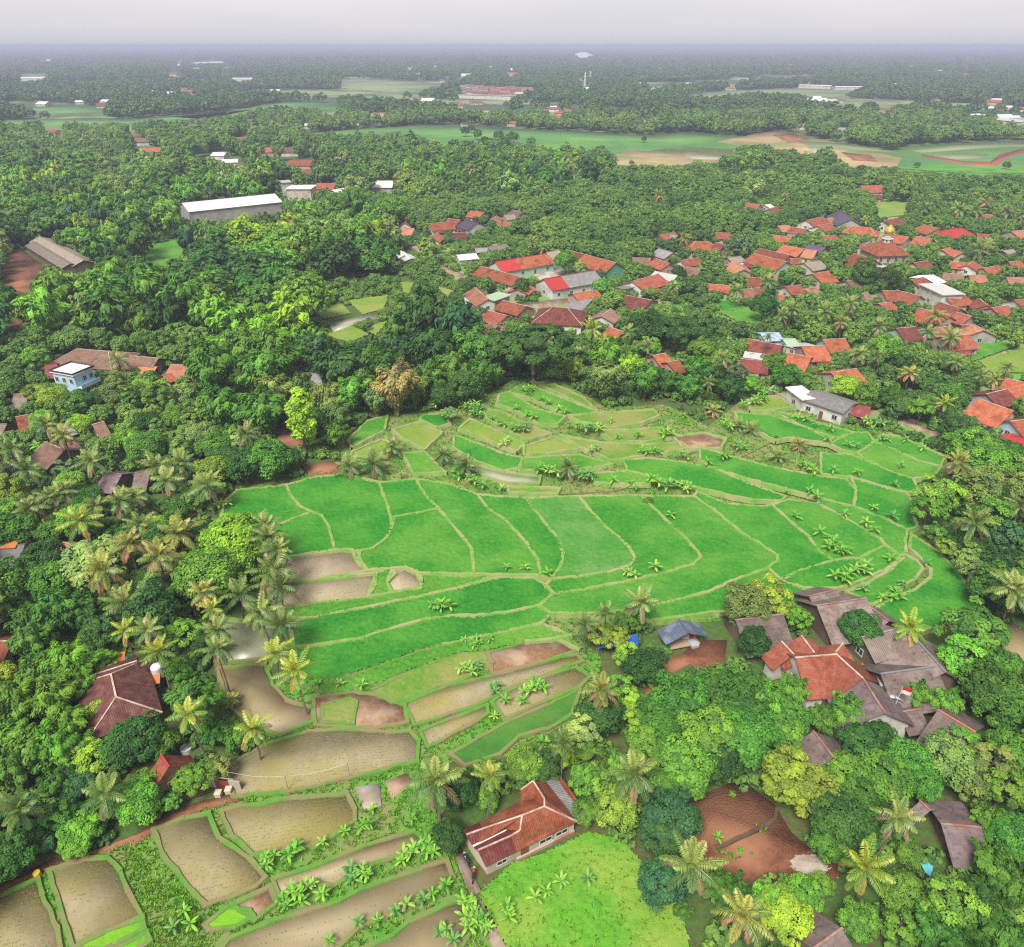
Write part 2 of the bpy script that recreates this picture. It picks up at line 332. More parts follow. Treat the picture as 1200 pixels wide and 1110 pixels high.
# ------------------------------------------------------------------ plots: height, kind, look, outline in photo pixels
# kinds: r dense rice, R bright young rice, y yellow green, o olive weeds, m mud with stubble, k muddy brown water, n seedling bed, l lawn,
#        s bare soil, w pale water, p path, c concrete, d dry soil, f far meadow, q quarry sand
PLOTS = '''
.9|r|262,591 278,576 336,569 340,581 351,594 365,601 332,614 300,625 258,620
.8|r|365,601 378,606 386,619 390,634 393,646 335,655 300,642 300,625 332,614
.9|r|336,569 372,560 407,557 445,567 451,584 458,607 459,622 451,634 437,644 422,647 405,645 393,646 390,634 386,619 378,606 365,601 351,594 340,581
1|r|445,567 488,563 498,581 514,597 463,607 458,607 451,584
.9|r|514,597 527,613 543,631 553,645 556,674 492,673 475,666 431,670 422,657 422,647 437,644 451,634 459,622 463,607
1|r|488,563 525,568 560,581 571,596 591,610 605,624 619,641 631,658 633,675 582,675 556,674 553,645 543,631 527,613 514,597 498,581
1|r|560,581 616,585 628,601 642,618 655,634 660,650 657,664 646,680 633,675 631,658 619,641 605,624 591,610 571,596
1|g|616,585 679,583 690,598 707,616 724,630 738,644 744,655 738,664 716,671 679,677 646,680 657,664 660,650 655,634 642,618 628,601
1|r|679,583 751,582 767,598 786,616 803,632 818,648 821,655 812,663 775,673 730,684 679,693 648,697 640,687 646,680 679,677 716,671 738,664 744,655 738,644 724,630 707,616 690,598
1|r|751,582 813,583 839,601 867,624 893,640 910,652 911,659 900,667 857,682 829,695 787,706 758,712 702,720 645,720 632,711 648,697 679,693 730,684 775,673 812,663 821,655 818,648 803,632 786,616 767,598
1.1|r|817,578 852,592 896,595 905,593 924,611 947,630 959,646 978,658 940,669 914,680 900,667 911,659 910,652 893,640 867,624 839,601 813,583
1.2|r|905,593 924,587 959,592 985,605 1010,620 1031,633 1037,640 1010,654 978,658 959,646 947,630 924,611
1.3|r|959,584 1000,595 1035,608 1063,622 1060,633 1061,649 1055,653 1037,640 1031,633 1010,620 985,605 959,592
1.3|r|731,541 761,538 803,543 839,551 883,570 921,583 915,588 883,587 852,581 820,573 803,568 764,560 735,553
1.5|r|820,525 852,535 915,551 966,560 991,563 1003,576 1000,595 959,584 921,574 883,564 839,551 820,540
1.5|r|997,560 1023,568 1061,578 1068,589 1074,618 1063,622 1035,608 1000,595 1003,576
1.7|r|962,532 997,534 1035,550 1070,563 1075,576 1061,578 1023,568 997,560 962,557
1.8|r|972,521 1000,508 1016,508 1025,519 1004,532 985,528
1.8|R|1004,532 1025,519 1048,528 1073,540 1102,548 1095,557 1070,563 1035,550
1.8|r|1035,510 1061,516 1089,528 1107,536 1102,548 1073,540 1048,528 1025,519
1.8|r|861,484 902,488 947,503 972,513 972,521 924,514 909,517 883,504 867,500
1.9|r|902,482 937,489 962,498 1000,508 972,516 947,503
.9|r|1067,627 1077,633 1099,649 1124,674 1147,706 1147,715 1105,733 1073,742 1042,730 1023,716 1042,705 1073,692 1090,678 1090,668 1078,655 1065,643
1|r|1061,652 1073,658 1081,668 1071,681 1042,695 1023,710 1007,702 991,695 1016,685 1042,670 1057,656
1.1|r|914,680 940,669 978,659 1010,655 1037,641 1055,653 1042,666 1023,675 997,686 978,691 940,690
.9|r|735,717 758,712 787,706 829,695 857,682 900,667 914,680 940,692 950,704 900,718 840,718 790,725 735,730
.7|m|332,656 367,649 405,645 413,646 418,657 428,672 375,680 346,681 325,684
.6|m|325,686 375,681 428,674 441,673 440,688 431,701 346,711 320,714
.6|R|441,673 460,667 463,674 454,684 459,695 431,701
.6|m|461,667 475,666 488,671 494,683 493,691 460,695 454,684
.6|R|431,701 493,692 494,680 492,673 542,677 582,675 585,677 542,689 504,698 425,714 358,726 330,725 330,714 346,711
.6|r|358,727 425,715 504,699 585,678 625,678 640,687 648,697 632,709 600,718 556,723 530,722 500,727 454,740 425,749 381,756 345,760 340,735
.5|r|345,762 381,758 425,751 454,742 500,729 530,724 556,725 600,720 632,711 645,722 634,732 600,739 560,748 520,756 490,763 469,772 425,787 396,796 355,803
.3|R|370,803 396,797 425,789 469,774 490,765 520,758 560,750 600,741 634,734 668,746 645,751 617,753 571,764 540,766 498,780 470,791 440,803 413,810 375,815
.3|o|437,808 460,798 498,781 542,767 571,765 577,777 574,783 542,797 504,808 469,822 460,823
.3|d|571,765 617,754 653,749 678,762 640,775 577,790
.2|m|473,824 527,803 600,787 638,777 676,767 683,775 645,789 602,805 556,828 486,850
.2|m|576,823 600,808 640,793 676,782 692,793 675,808 639,822 591,844
.2|m|492,857 571,826 572,836 559,845 501,876
.2|l|528,884 591,848 645,825 680,808 670,837 642,854 608,863 585,884 545,897
.2|d|367,816 413,811 440,814 475,827 478,846 440,854 370,850
.26|o|378,826 410,819 418,823 414,848 378,846
.2|k|255,783 311,778 320,803 337,821 366,829 367,845 329,862 300,852 270,830
.15|w|258,725 325,735 318,771 258,777
.2|m|267,897 308,874 361,857 402,854 454,858 480,856 491,868 489,891 454,901 410,912 337,928 273,933
.2|m|260,950 333,936 407,930 416,948 416,962 389,980 368,994 339,991 328,996 297,1002 272,980
.2|m|180,972 214,959 245,953 257,982 293,1006 311,1028 300,1039 269,1052 242,1061 227,1046 192,1003
.15|k|320,1031 368,1015 427,991 485,974 497,982 467,1002 427,1018 389,1039 368,1034 339,1044 328,1050
.1|k|268,1100 320,1079 384,1060 440,1036 493,1018 524,1008 531,1028 501,1052 467,1068 421,1087 396,1112 380,1140 240,1140
.1|k|425,1112 460,1096 480,1079 544,1051 551,1071 548,1096 520,1140 400,1140
.15|n|240,1084 267,1063 293,1067 297,1074 275,1087 245,1090
.12|d|272,1060 317,1039 325,1058 299,1079
.15|m|58,1020 101,1006 126,1005 141,1020 151,1045 167,1074 101,1101 86,1112
.12|m|-30,1058 0,1050 45,1029 50,1048 68,1088 78,1140 -40,1140
.2|n|88,1112 130,1090 167,1077 169,1088 121,1114
.2|n|128,1116 172,1093 176,1103 150,1120
2|R|614,450 633,457 701,484 667,488 645,478 622,468 597,460
2.1|o|633,452 650,451 684,467 704,482 701,484
1.9|R|585,463 597,462 628,480 662,489 653,498 633,499 605,482 582,474
1.9|o|565,480 585,482 614,497 645,509 619,517 591,503 571,492
1.8|y|538,503 551,492 577,503 614,521 605,530 577,519
1.6|r|533,511 554,519 588,532 612,538 608,550 591,553 557,541 531,525
1.8|y|614,524 650,513 682,526 645,532 614,534
1.6|R|611,539 679,534 718,545 679,551 608,553
1.7|o|656,511 701,519 761,522 798,519 806,526 775,532 735,538 718,541 684,526
2.0|o|670,488 718,484 764,481 772,488 747,498 716,502 679,495
1.9|o|701,505 735,505 775,502 789,512 755,519 718,517
1.4|w|554,545 605,556 633,559 631,568 591,566 563,557
1.4|R|696,556 735,553 764,560 761,568 718,568 696,566
1.3|o|594,571 656,573 653,580 597,578
1.4|y|460,505 489,496 518,508 498,528 472,515
1.3|R|472,532 498,531 522,555 484,556
1.3|y|413,530 448,516 472,526 454,536 410,537
1.5|R|408,518 431,494 454,488 451,505 413,525
1.7|r|495,488 521,485 527,497 512,502 492,493
1.8|d|790,511 825,508 850,515 845,526 800,526
2.0|y|875,470 910,465 930,478 902,482 880,482
.3|R|843,367 867,359 903,366 893,381 867,378
.3|r|837,353 860,354 876,362 850,366
.3|y|1147,423 1200,408 1225,412 1225,436 1163,438
.3|R|1120,412 1165,400 1195,405 1140,424
.3|w|385,380 415,372 442,367 444,373 415,379 392,390
.3|y|407,352 455,346 450,362 425,369
.3|y|367,364 400,356 411,367 380,374
.3|y|378,393 415,382 432,392 410,401
.3|y|425,385 455,376 440,393
.3|y|470,331 485,331 480,345 472,342
.3|y|513,336 532,341 523,350
.3|R|165,291 200,283 222,281 215,300 195,313 170,308
.3|s|3,300 28,294 52,312 40,330 32,345 5,335
.3|s|0,380 60,365 30,378 0,390
.3|y|1025,238 1062,238 1060,252 1030,256
.2|s|808,939 867,912 909,944 927,975 948,993 990,1021 969,1036 895,1029 843,1036 806,968
.2|s|770,779 801,765 815,750 852,750 849,776 840,791 809,777 787,788
.2|s|755,804 778,801 770,817 758,814
.2|M|560,1048 600,1012 640,1000 690,975 730,986 770,1030 800,1070 815,1140 610,1140
.2|p|533,1000 540,996 557,1030 572,1060 590,1085 606,1110 612,1140 584,1140 575,1105 556,1060 540,1022
.2|s|-40,1050 0,1037 60,1007 110,992 155,980 190,955 230,940 275,930 285,937 240,948 195,966 160,988 110,1000 60,1016 0,1045
.2|k|1170,725 1200,735 1225,745 1225,785 1180,770
.2|s|1010,748 1040,760 1045,775 1028,790 1010,780
.2|c|415,923 445,918 447,945 427,948
.2|d|450,916 478,905 482,918 460,935
.2|c|624,319 661,311 676,317 631,328
.3|s|300,500 349,504 360,523 337,521
.2|s|352,545 400,538 412,540 400,553 365,558
.2|k|185,600 235,598 230,607 190,608
.1|p|890,436 905,438 945,452 938,456
.1|p|1030,482 1060,490 1105,508 1100,513 1050,495
.1|p|1160,402 1200,420 1200,424 1156,405
.1|p|484,284 500,296 492,297 480,287
.1|p|517,310 545,322 540,328 514,313
.1|p|568,350 600,357 640,352 690,348 690,353 640,360 600,363 570,356
.1|f|0,141 60,140 105,138 160,140 200,135 250,133 300,124 335,119 400,121 400,129 330,127 270,139 210,144 120,148 0,147
.1|f|30,127 110,124 130,131 60,133
.1|f|345,157 480,148 545,145 600,151 690,154 760,159 800,154 870,160 870,176 800,171 730,181 640,176 590,166 520,169 470,158 400,159
.1|F|400,93 440,92 520,98 515,104 470,109 400,103
.1|F|800,112 850,106 940,103 1000,104 990,112 900,110 800,115
.1|f|1060,172 1110,168 1200,164 1230,164 1230,204 1130,206 1060,200 1010,190
.13|F|1065,176 1120,170 1190,167 1230,168 1230,171 1150,174 1080,179
.13|F|1090,183 1110,180 1160,181 1150,186 1120,187
.13|R|1040,197 1100,195 1200,200 1200,204 1120,203
.13|F|930,165 990,168 1050,178 1000,176 950,172
.14|s|905,158 930,156 950,163 925,168
.14|w|945,172 965,173 972,178 955,179
.14|s|985,178 1020,182 1030,190 1000,188
.12|q|715,183 740,176 862,180 855,189 760,196 725,196
.15|w|800,181 850,184 853,188 810,186
.12|q|840,166 910,152 940,158 1000,172 1057,185 1050,196 1000,196 960,181 920,180 870,172
.15|e|1080,181 1130,189 1160,190 1172,180 1200,174 1200,180 1182,184 1168,194 1130,193 1080,184
.1|F|1000,118 1040,116 1060,120 1010,123
.1|f|200,137 300,128 240,140
'''
# colours (real surface colours)
rice = lambda n, a, b, c: mat(n, a, b, c, s1=1.4, s2=.09, rough=.7, spec=.15, bump=.7, bs=5)
RICE = {
 'r': [rice('rice_dense', (.042, .25, .018), (.025, .19, .015), (.085, .285, .028)), rice('rice_deep', (.034, .235, .018), (.021, .175, .015), (.07, .27, .026)),
       rice('rice_fresh', (.050, .26, .020), (.030, .19, .016), (.09, .28, .03))],
 'R': [rice('rice_young', (.085, .28, .022), (.05, .21, .018), (.12, .30, .035))],
 'g': [rice('rice_thin', (.05, .25, .022), (.075, .25, .04), (.14, .29, .075))],
 'y': [rice('rice_ripening', (.20, .32, .035), (.13, .25, .03), (.24, .30, .06))],
 'o': [rice('weeds_olive', (.16, .28, .035), (.10, .23, .026), (.25, .27, .075))],
 'M': [rice('meadow_weeds', (.13, .37, .022), (.08, .29, .022), (.24, .37, .05))],
 'l': [rice('lawn_grass', (.06, .20, .025), (.04, .16, .02), (.09, .22, .03))],
 'n': [rice('seedling_bed', (.16, .42, .015), (.12, .34, .015), (.19, .44, .02))],
}
mudm = mat('wet_mud', (.345, .295, .185), (.265, .225, .125), (.29, .25, .085), s1=.5, s2=.07, lohi=(.3, .7), rough=.85, bump=.3, bs=3, spec=.12)
mudk = mat('muddy_water', (.31, .235, .115), (.25, .18, .08), (.33, .27, .15), s1=.25, s2=.06, rough=.6, bump=.05, bs=2, spec=.5)
earth = mat('field_earth', (.19, .115, .06), (.13, .085, .045), (.12, .14, .03), s1=.9, s2=.2, bump=.6, bs=4)
soilm = mat('red_soil', (.25, .095, .045), (.16, .065, .034), (.33, .15, .08), s1=1.6, s2=.14, bump=.8, bs=4, lohi=(.4, .62))
drym = mat('dry_tilled_soil', (.32, .17, .095), (.22, .12, .06), (.40, .28, .19), s1=2.2, s2=.3, bump=.8, bs=7)
pathm = mat('stony_path', (.30, .21, .14), (.20, .14, .09), (.38, .30, .23), s1=3, s2=.4, bump=.8, bs=8)
concm = mat('old_concrete', (.50, .48, .44), (.40, .37, .33), (.30, .24, .17), s1=1.0, s2=.3, bump=.2)
pondm = mat('pale_pond_water', (.42, .40, .30), (.36, .35, .26), (.30, .33, .2), s1=.3, s2=.1, rough=.35, spec=.5)
farm = mat('far_rice_meadow', (.09, .25, .04), (.14, .28, .06), (.07, .2, .05), s1=.03, s2=.012)
farp = mat('far_pale_field', (.20, .26, .10), (.26, .28, .14), (.13, .2, .08), s1=.02, s2=.008)
quarm = mat('quarry_sand', (.48, .33, .19), (.38, .25, .13), (.22, .24, .08), s1=.06, s2=.025, lohi=(.4, .6))
redm = mat('red_dirt_road', (.36, .10, .06), (.28, .09, .055), s1=.1)
SURF = {'m': mudm, 'k': mudk, 's': soilm, 'd': drym, 'p': pathm, 'c': concm, 'w': pondm, 'f': farm, 'F': farp, 'q': quarm, 'e': redm}
NAMES = {'r': ('rice_paddy', 'dense green rice paddy'), 'R': ('rice_paddy', 'bright young rice paddy'), 'g': ('rice_paddy', 'thin patchy rice paddy'), 'y': ('rice_paddy', 'yellow green rice paddy'),
 'o': ('weedy_field', 'olive weedy fallow field'), 'M': ('meadow', 'bright weedy green meadow'), 'l': ('lawn', 'mown green grass strip'), 'n': ('seedling_bed', 'lime green rice seedling bed'), 'm': ('muddy_field', 'wet muddy stubble field'),
 'k': ('flooded_field', 'brown flooded field'), 's': ('soil_yard', 'bare reddish soil patch'), 'd': ('tilled_field', 'dry tilled earth plot'), 'p': ('path', 'stony tan path'), 'c': ('concrete_pad', 'pale worn concrete pad'),
 'w': ('pond_water', 'pale shallow water pond'), 'f': ('far_field', 'distant green meadow'), 'F': ('far_field', 'distant pale green field'), 'q': ('quarry_ground', 'sandy bare quarry ground'), 'e': ('dirt_road', 'red dirt road')}
palemud = mat('pale_dried_mud', (.47, .38, .27), (.39, .31, .21), (.42, .36, .22), s1=.4, s2=.09, rough=.85, bump=.3, bs=3, spec=.1)
plots = []
for line in PLOTS.strip().split('\n'):
    h, k, s = line.split('|'); plots.append([.15 + .5 * float(h), k, poly(s)])
# snap outline corners that belong together, so that neighbours share their edges
pts = []
NB = next(i for i, q in enumerate(plots) if q[2][0] == (843, 367))
for pl in plots[:NB]:
    for i, q in enumerate(pl[2]):
        for c in pts:
            if abs(c[0] - q[0]) < 3.6 and abs(c[1] - q[1]) < 2.6: pl[2][i] = c; break
        else: pts.append(q)
OPEN = blank()                       # where the photo shows the ground: no tree may stand or reach here
FIELD = blank()
def gz(px, py):
    """height of the terrace seen at this pixel"""
    best = None
    for h, k, pg in plots:
        if k in 'fFqe': continue
        if inpoly([px], [py], pg)[0]: return h
        d = min((px - a) ** 2 + (py - b) ** 2 for a, b in pg)
        if d < 250 and (best is None or d < best[0]): best = (d, h)
    return best[1] if best else 0.0
tuft_pts = {'m': [], 'k': []}
for h, k, pg in plots:
    paint(OPEN, pg); 
    if k not in 'fFqes': paint(FIELD, pg, 2)
    wp = np.array([P(x, y, h) for x, y in pg]); c = wp.mean(0)
    cen = np.array(pg).mean(0)
    mb_v = np.concatenate([wp, np.column_stack([wp[:, :2], np.full(len(wp), -.3)])]); n = len(wp)
    area = .5 * sum(wp[i][0] * wp[(i + 1) % n][1] - wp[(i + 1) % n][0] * wp[i][1] for i in range(n))
    top = list(range(n)) if area > 0 else list(range(n))[::-1]
    faces = [np.array(top)] + [np.array([i, (i + 1) % n, n + (i + 1) % n, n + i]) for i in range(n)]
    mi = [0] * len(faces); nm, look = NAMES[k]
    V = mb_v; mats = [SURF.get(k, earth)]
    if k == 'm' and cen[1] < 720: mats = [palemud]
    if k in RICE:
        st = max(.24, min(.7, 1.9 / ppm(cen[1])))
        x0, y0 = wp[:, :2].min(0); x1, y1 = wp[:, :2].max(0)
        gx = np.arange(x0, x1 + st, st); gy = np.arange(y0, y1 + st, st)
        if k in 'n': amp, base = .10, .06
        elif k in 'l': amp, base = .08, .04
        elif k in 'oyM': amp, base = .18, .05
        else: amp, base = .42, .10
        X, Y = np.meshgrid(gx, gy); X = X + rng.uniform(-.3, .3, X.shape) * st; Y = Y + rng.uniform(-.3, .3, X.shape) * st
        Z = h + base + amp * rng.random(X.shape) ** 1.3 + .06 * np.sin(X * .35) * np.cos(Y * .41)
        cx = (X[:-1, :-1] + X[1:, 1:]) / 2; cy_ = (Y[:-1, :-1] + Y[1:, 1:]) / 2
        ins = inpoly(cx, cy_, [tuple(q) for q in wp[:, :2]])
        nxx = len(gx); i0 = (np.arange(len(gy) - 1)[:, None] * nxx + np.arange(nxx - 1)[None])[ins]
        if len(i0):
            off = len(V); V = np.concatenate([V, np.stack([X, Y, Z], -1).reshape(-1, 3)])
            used = np.zeros(len(V), bool); used[:off] = True
            q = np.stack([i0, i0 + 1, i0 + nxx + 1, i0 + nxx], 1) + off
            used[q.ravel()] = True; rm = np.cumsum(used) - 1; V = V[used]; q = rm[q]
            faces.append(q); mi += [1] * len(q)
            vs = RICE[k]; mats = [earth, vs[int(rng.integers(len(vs)))]]
    o = link(nm, np_mesh(nm, V, faces, mats, mi)); tag(o, None, nm.replace('_', ' '), None, 'structure')
    auto(o, look, '', cen[0], cen[1])
    if k in 'mk' and ppm(cen[1]) > 5:
        rs = .27 if k == 'm' else .4
        ang = rng.uniform(.1, .5); x0, y0 = wp[:, :2].min(0) - 3; x1, y1 = wp[:, :2].max(0) + 3
        R_ = .5 * math.hypot(x1 - x0, y1 - y0); u = np.arange(-R_, R_, rs); vv = np.arange(-R_, R_, rs * 1.7); U, W = np.meshgrid(u, vv)
        X = c[0] + U * math.cos(ang) - W * math.sin(ang) + rng.normal(0, .035, U.shape); Y = c[1] + U * math.sin(ang) + W * math.cos(ang) + rng.normal(0, .035, U.shape)
        den = .5 + .5 * np.sin(X * .21 + 1.3 * np.sin(Y * .17)) ; keep = (rng.random(U.shape) < .25 + .65 * den) & inpoly(X, Y, [tuple(q) for q in wp[:, :2]])
        tuft_pts[k].append(np.stack([X[keep], Y[keep], np.full(keep.sum(), h)], -1))

# ------------------------------------------------------------------ grassy verges under and between the plots
def verge(name, look, s, z, m, growx=0):
    pg = poly(s); wp = [P(x, y, z) for x, y in pg]
    n = len(wp); ar = sum(wp[i][0] * wp[(i + 1) % n][1] - wp[(i + 1) % n][0] * wp[i][1] for i in range(n))
    if ar < 0: wp = wp[::-1]
    mb = MB(); mb.face(wp, 0)
    for i in range(n):
        p, q = wp[i], wp[(i + 1) % n]; mb.face([(p[0], p[1], -.4), (q[0], q[1], -.4), q, p], 0)
    o = mb.build(name, m); tag(o, look, 'grass', kind='structure'); paint(OPEN, pg); return pg
vergem = mat('verge_grass', (.075, .27, .026), (.12, .31, .035), (.21, .23, .075), s1=.8, s2=.12, bump=.5, bs=5, lohi=(.4, .6))
terrm = mat('terrace_grass', (.13, .24, .04), (.08, .21, .028), (.24, .24, .085), s1=.8, s2=.15, bump=.5, bs=5)
LL = '-40,1060 0,1046 60,1016 110,1000 160,988 195,966 240,948 268,940 262,905 300,872 330,862 262,850 255,775 330,795 345,765 440,800 560,755 680,750 705,772 700,805 675,840 600,886 530,892 498,920 520,975 545,1040 580,1100 590,1140 -40,1140'
MID = '255,595 275,572 340,562 400,545 470,548 560,558 700,560 820,530 860,478 910,468 960,495 1020,500 1110,535 1100,575 1080,615 1150,706 1152,722 1060,750 940,712 840,728 735,735 640,750 500,790 400,812 340,805 320,720 300,650 260,620'
UP = '400,520 430,492 455,485 490,485 530,480 560,470 600,446 660,448 710,478 780,474 830,500 870,468 915,462 960,490 850,545 720,575 560,585 480,565 400,555'
verge('verge_grass', 'green grassy verges between the muddy plots', LL, .06, vergem)
verge('terrace_grass', 'grassy banks between the rice paddies', MID, .14, terrm)
verge('upper_terrace_grass', 'dry grassy banks of the upper terraces', UP, .5, terrm)
MEADOW = poly('560,1048 600,1012 640,1000 690,975 730,986 770,1030 800,1070 815,1140 610,1140')

# ------------------------------------------------------------------ bunds: the narrow grass ridges along the plot edges
edges = {}
for h, k, pg in plots[:NB]:
    if k in 'scp' or np.array(pg).mean(0)[1] > 1000 and k == 'R': continue
    n = len(pg)
    for i in range(n):
        a, b_ = pg[i], pg[(i + 1) % n]
        if a == b_: continue
        key = (min(a, b_), max(a, b_)); edges[key] = max(edges.get(key, 0), h)
bm_ = MB(); bl_ = MB()
def ridge(bm, pts_, wd, up, dn, m=0):
    prev = None
    for i, p in enumerate(pts_):
        d = pts_[min(i + 1, len(pts_) - 1)] - pts_[max(i - 1, 0)]; d = d / (np.linalg.norm(d) + 1e-6); nrm = np.array((-d[1], d[0], 0))
        a = wd * rng.uniform(.75, 1.2)
        z = up * rng.uniform(.75, 1.15)
        ring = [p - nrm * a + (0, 0, -dn), p - nrm * a * .5 + (0, 0, z), p + nrm * a * .45 + (0, 0, z * rng.uniform(.85, 1)), p + nrm * a + (0, 0, -dn)]
        if prev is not None:
            for j in range(3): bm.face([prev[j], ring[j], ring[j + 1], prev[j + 1]], m)
        prev = ring
for (a, b_), h in edges.items():
    A, B = P(*a, h), P(*b_, h); L = np.linalg.norm(B - A); n = max(2, int(L / 1.1) + 1)
    ps = [A + (B - A) * t for t in np.linspace(-.25 / max(L, .5), 1 + .25 / max(L, .5), n)]
    for q in ps[1:-1]: q[:2] += rng.normal(0, .06, 2)
    low = a[1] > 760
    ridge(bl_ if low else bm_, ps, .60 if not low else .5, .46 if not low else .22, .5)
bundm = mat('bund_grass', (.22, .36, .075), (.14, .30, .045), (.31, .33, .13), s1=1.1, s2=.22, bump=.6, bs=6)
o = bm_.build('bund', bundm); tag(o, 'narrow grassy earth bunds dividing the rice plots', 'bund', kind='structure')

o = bl_.build('grass_bund', mat('low_bund_grass', (.085, .25, .028), (.13, .28, .035), (.24, .20, .09), s1=.9, s2=.2, bump=.6, bs=6)); tag(o, 'green grassy bunds round the muddy lower plots', 'bund', kind='structure')

eb = MB(); ridge(eb, [P(x, y, .25) for x, y in ((838, 994), (850, 990), (862, 984), (874, 979), (886, 973), (897, 968), (908, 960), (910, 948))], .45, .35, .4)
o = eb.build('earth_bank', mat('dark_wet_earth', (.11, .05, .035), (.07, .035, .025), (.15, .10, .06), s1=2, bump=.8, bs=6)); tag(o, 'dark low earth bank crossing the red soil yard', 'bank', kind='structure')
# ------------------------------------------------------------------ foliage geometry
def norm(a): return a / np.maximum(np.linalg.norm(a, axis=-1, keepdims=True), 1e-6)
def leaf_quads(c, nrm, size, asp=.62, fold=.12, axis=None):
    """one folded four-cornered leaf cluster per point; returns (4n,3) verts and (n,4) faces"""
    n = len(c); nrm = norm(nrm)
    t = axis if axis is not None else rng.normal(size=(n, 3))
    t = norm(t - nrm * (t * nrm).sum(1, keepdims=True)); b = np.cross(nrm, t)
    s = np.asarray(size).reshape(-1, 1) * np.ones((n, 1))
    V = np.stack([c - t * s * .5, c + b * s * asp * .5 + nrm * s * fold, c + t * s * .5 - nrm * s * fold, c - b * s * asp * .5 + nrm * s * fold], 1).reshape(-1, 3)
    return V, np.arange(4 * n).reshape(n, 4)

def sphere_pts(n):
    return norm(rng.normal(size=(n, 3)))

def crown(R, zc, zr, nc, lpc, ls, low=-.45, fill=.8, rcs=(.26, .44), flat=.85):
    k = np.arange(nc) + .5; ph = np.arccos(np.clip(1 - (1 - low) * k / nc, -1, 1)); th = math.pi * (1 + 5 ** .5) * k + rng.uniform(0, 6)
    d = np.stack([np.cos(th) * np.sin(ph), np.sin(th) * np.sin(ph), np.cos(ph)], 1); d = norm(d + rng.normal(0, .16, d.shape))
    rad = rng.uniform(fill - .26, fill + .16, (nc, 1)); rad[rng.random(nc) < .16] += .14
    C = d * np.array([R, R, zr]) * rad + (0, 0, zc); rc = R * rng.uniform(rcs[0], rcs[1], nc)
    m = lpc; D = sphere_pts(nc * m).reshape(nc, m, 3)
    D = norm(D + d[:, None, :] * .75 + np.array([0, 0, .35]))
    pos = C[:, None, :] + D * rc[:, None, None] * rng.uniform(.72, 1.06, (nc, m, 1)) * np.array([1, 1, flat])
    nn = D * .9 + rng.normal(0, .30, D.shape) + np.array([0, 0, .55])
    tint = np.clip(rng.uniform(0, .66, (nc, 1)) + rng.uniform(0, .42, (nc, m)) - .04, 0, 1)
    V, F = leaf_quads(pos.reshape(-1, 3), nn.reshape(-1, 3), ls * rng.uniform(.65, 1.3, nc * m))
    return V, F, tint.ravel(), C

def plume_crown(h, spread, nculm, lpc, ls):
    """bamboo: many leafy culms fanning out of one foot and drooping at the tip"""
    Vs = []; Ts = []; fs = []; off = 0; culms = []
    for i in range(nculm):
        a = 2 * math.pi * (i * .618) + rng.uniform(-.3, .3); out = spread * math.sqrt((i + .5) / nculm) * rng.uniform(.8, 1.15); hh = h * rng.uniform(.72, 1.05) * (1 - .18 * (out / spread) ** 2)
        t = np.linspace(0, 1, 12)[:, None]
        r = out * t ** 2.0 + .35 * rng.random()
        z = hh * (t - .16 * (out / spread + .4) * t ** 4)
        ax = np.concatenate([np.cos(a) * r, np.sin(a) * r, z], 1); culms.append(ax)
        u = .30 + .70 * rng.random(lpc) ** .75; idx = u * 11; i0 = np.minimum(idx.astype(int), 10); fr = (idx - i0)[:, None]
        p = ax[i0] * (1 - fr) + ax[i0 + 1] * fr
        w = (.30 + 1.35 * np.sin(np.clip((u - .25) / .75, 0, 1) * math.pi) ** .8 * (1 - .45 * u))[:, None] * spread / 4.2
        D = sphere_pts(lpc); pos = p + D * w * rng.uniform(.5, 1.0, (lpc, 1)); 
        nn = D * .8 + np.array([math.cos(a) * .7, math.sin(a) * .7, 1.2]) * .8 + rng.normal(0, .35, D.shape)
        axl = np.tile(np.array([math.cos(a), math.sin(a), -.8]), (lpc, 1)) + rng.normal(0, .5, D.shape)
        V, F = leaf_quads(pos, nn, ls * rng.uniform(.7, 1.3, lpc), .42, .10, axl)
        Vs.append(V); fs.append(F + off); off += len(V)
        Ts.append(np.clip(rng.uniform(0, .6) + rng.uniform(0, .42, lpc), 0, 1))
    return np.concatenate(Vs), np.concatenate(fs), np.concatenate(Ts), culms

bark = mat('bark', (.17, .125, .09), (.09, .065, .05), (.24, .21, .17), s1=4, s2=1.0, bump=.6, bs=12)
barkp = mat('palm_bark', (.24, .20, .16), (.15, .12, .095), s1=5, bump=.5, bs=9)
culmm = mat('bamboo_culm', (.26, .30, .09), (.33, .26, .10), s1=3)
leaf = leaf_mat('leaf', trans=.42)
FOREST_RAMP = [(.055, .125, .042), (.075, .165, .05), (.09, .20, .052), (.115, .235, .058), (.135, .26, .062), (.165, .295, .066), (.20, .31, .085)]
leaf_forest = leaf_mat('leaf_forest', ramp=FOREST_RAMP, trans=.42)

def trunk_mesh(name, h, r, limbs, lean=0.0, m=bark, sides=6):
    mb = MB(); k = 5
    pts_ = [(lean * (i / k) ** 2 + rng.uniform(-.08, .08) * (i > 0), rng.uniform(-.08, .08) * (i > 0), h * i / k - (.3 if i == 0 else 0)) for i in range(k + 1)]
    mb.tube(pts_, [r * (1.35 if i == 0 else 1 - .11 * i) for i in range(k + 1)], sides)
    top = Vector(pts_[-2])
    for c in limbs:
        c = Vector(c); mid = top.lerp(c, .5) + Vector((0, 0, .25)); mb.tube([top, mid, c], [r * .5, r * .34, r * .14], 5)
    return mb.mesh(name, [m])

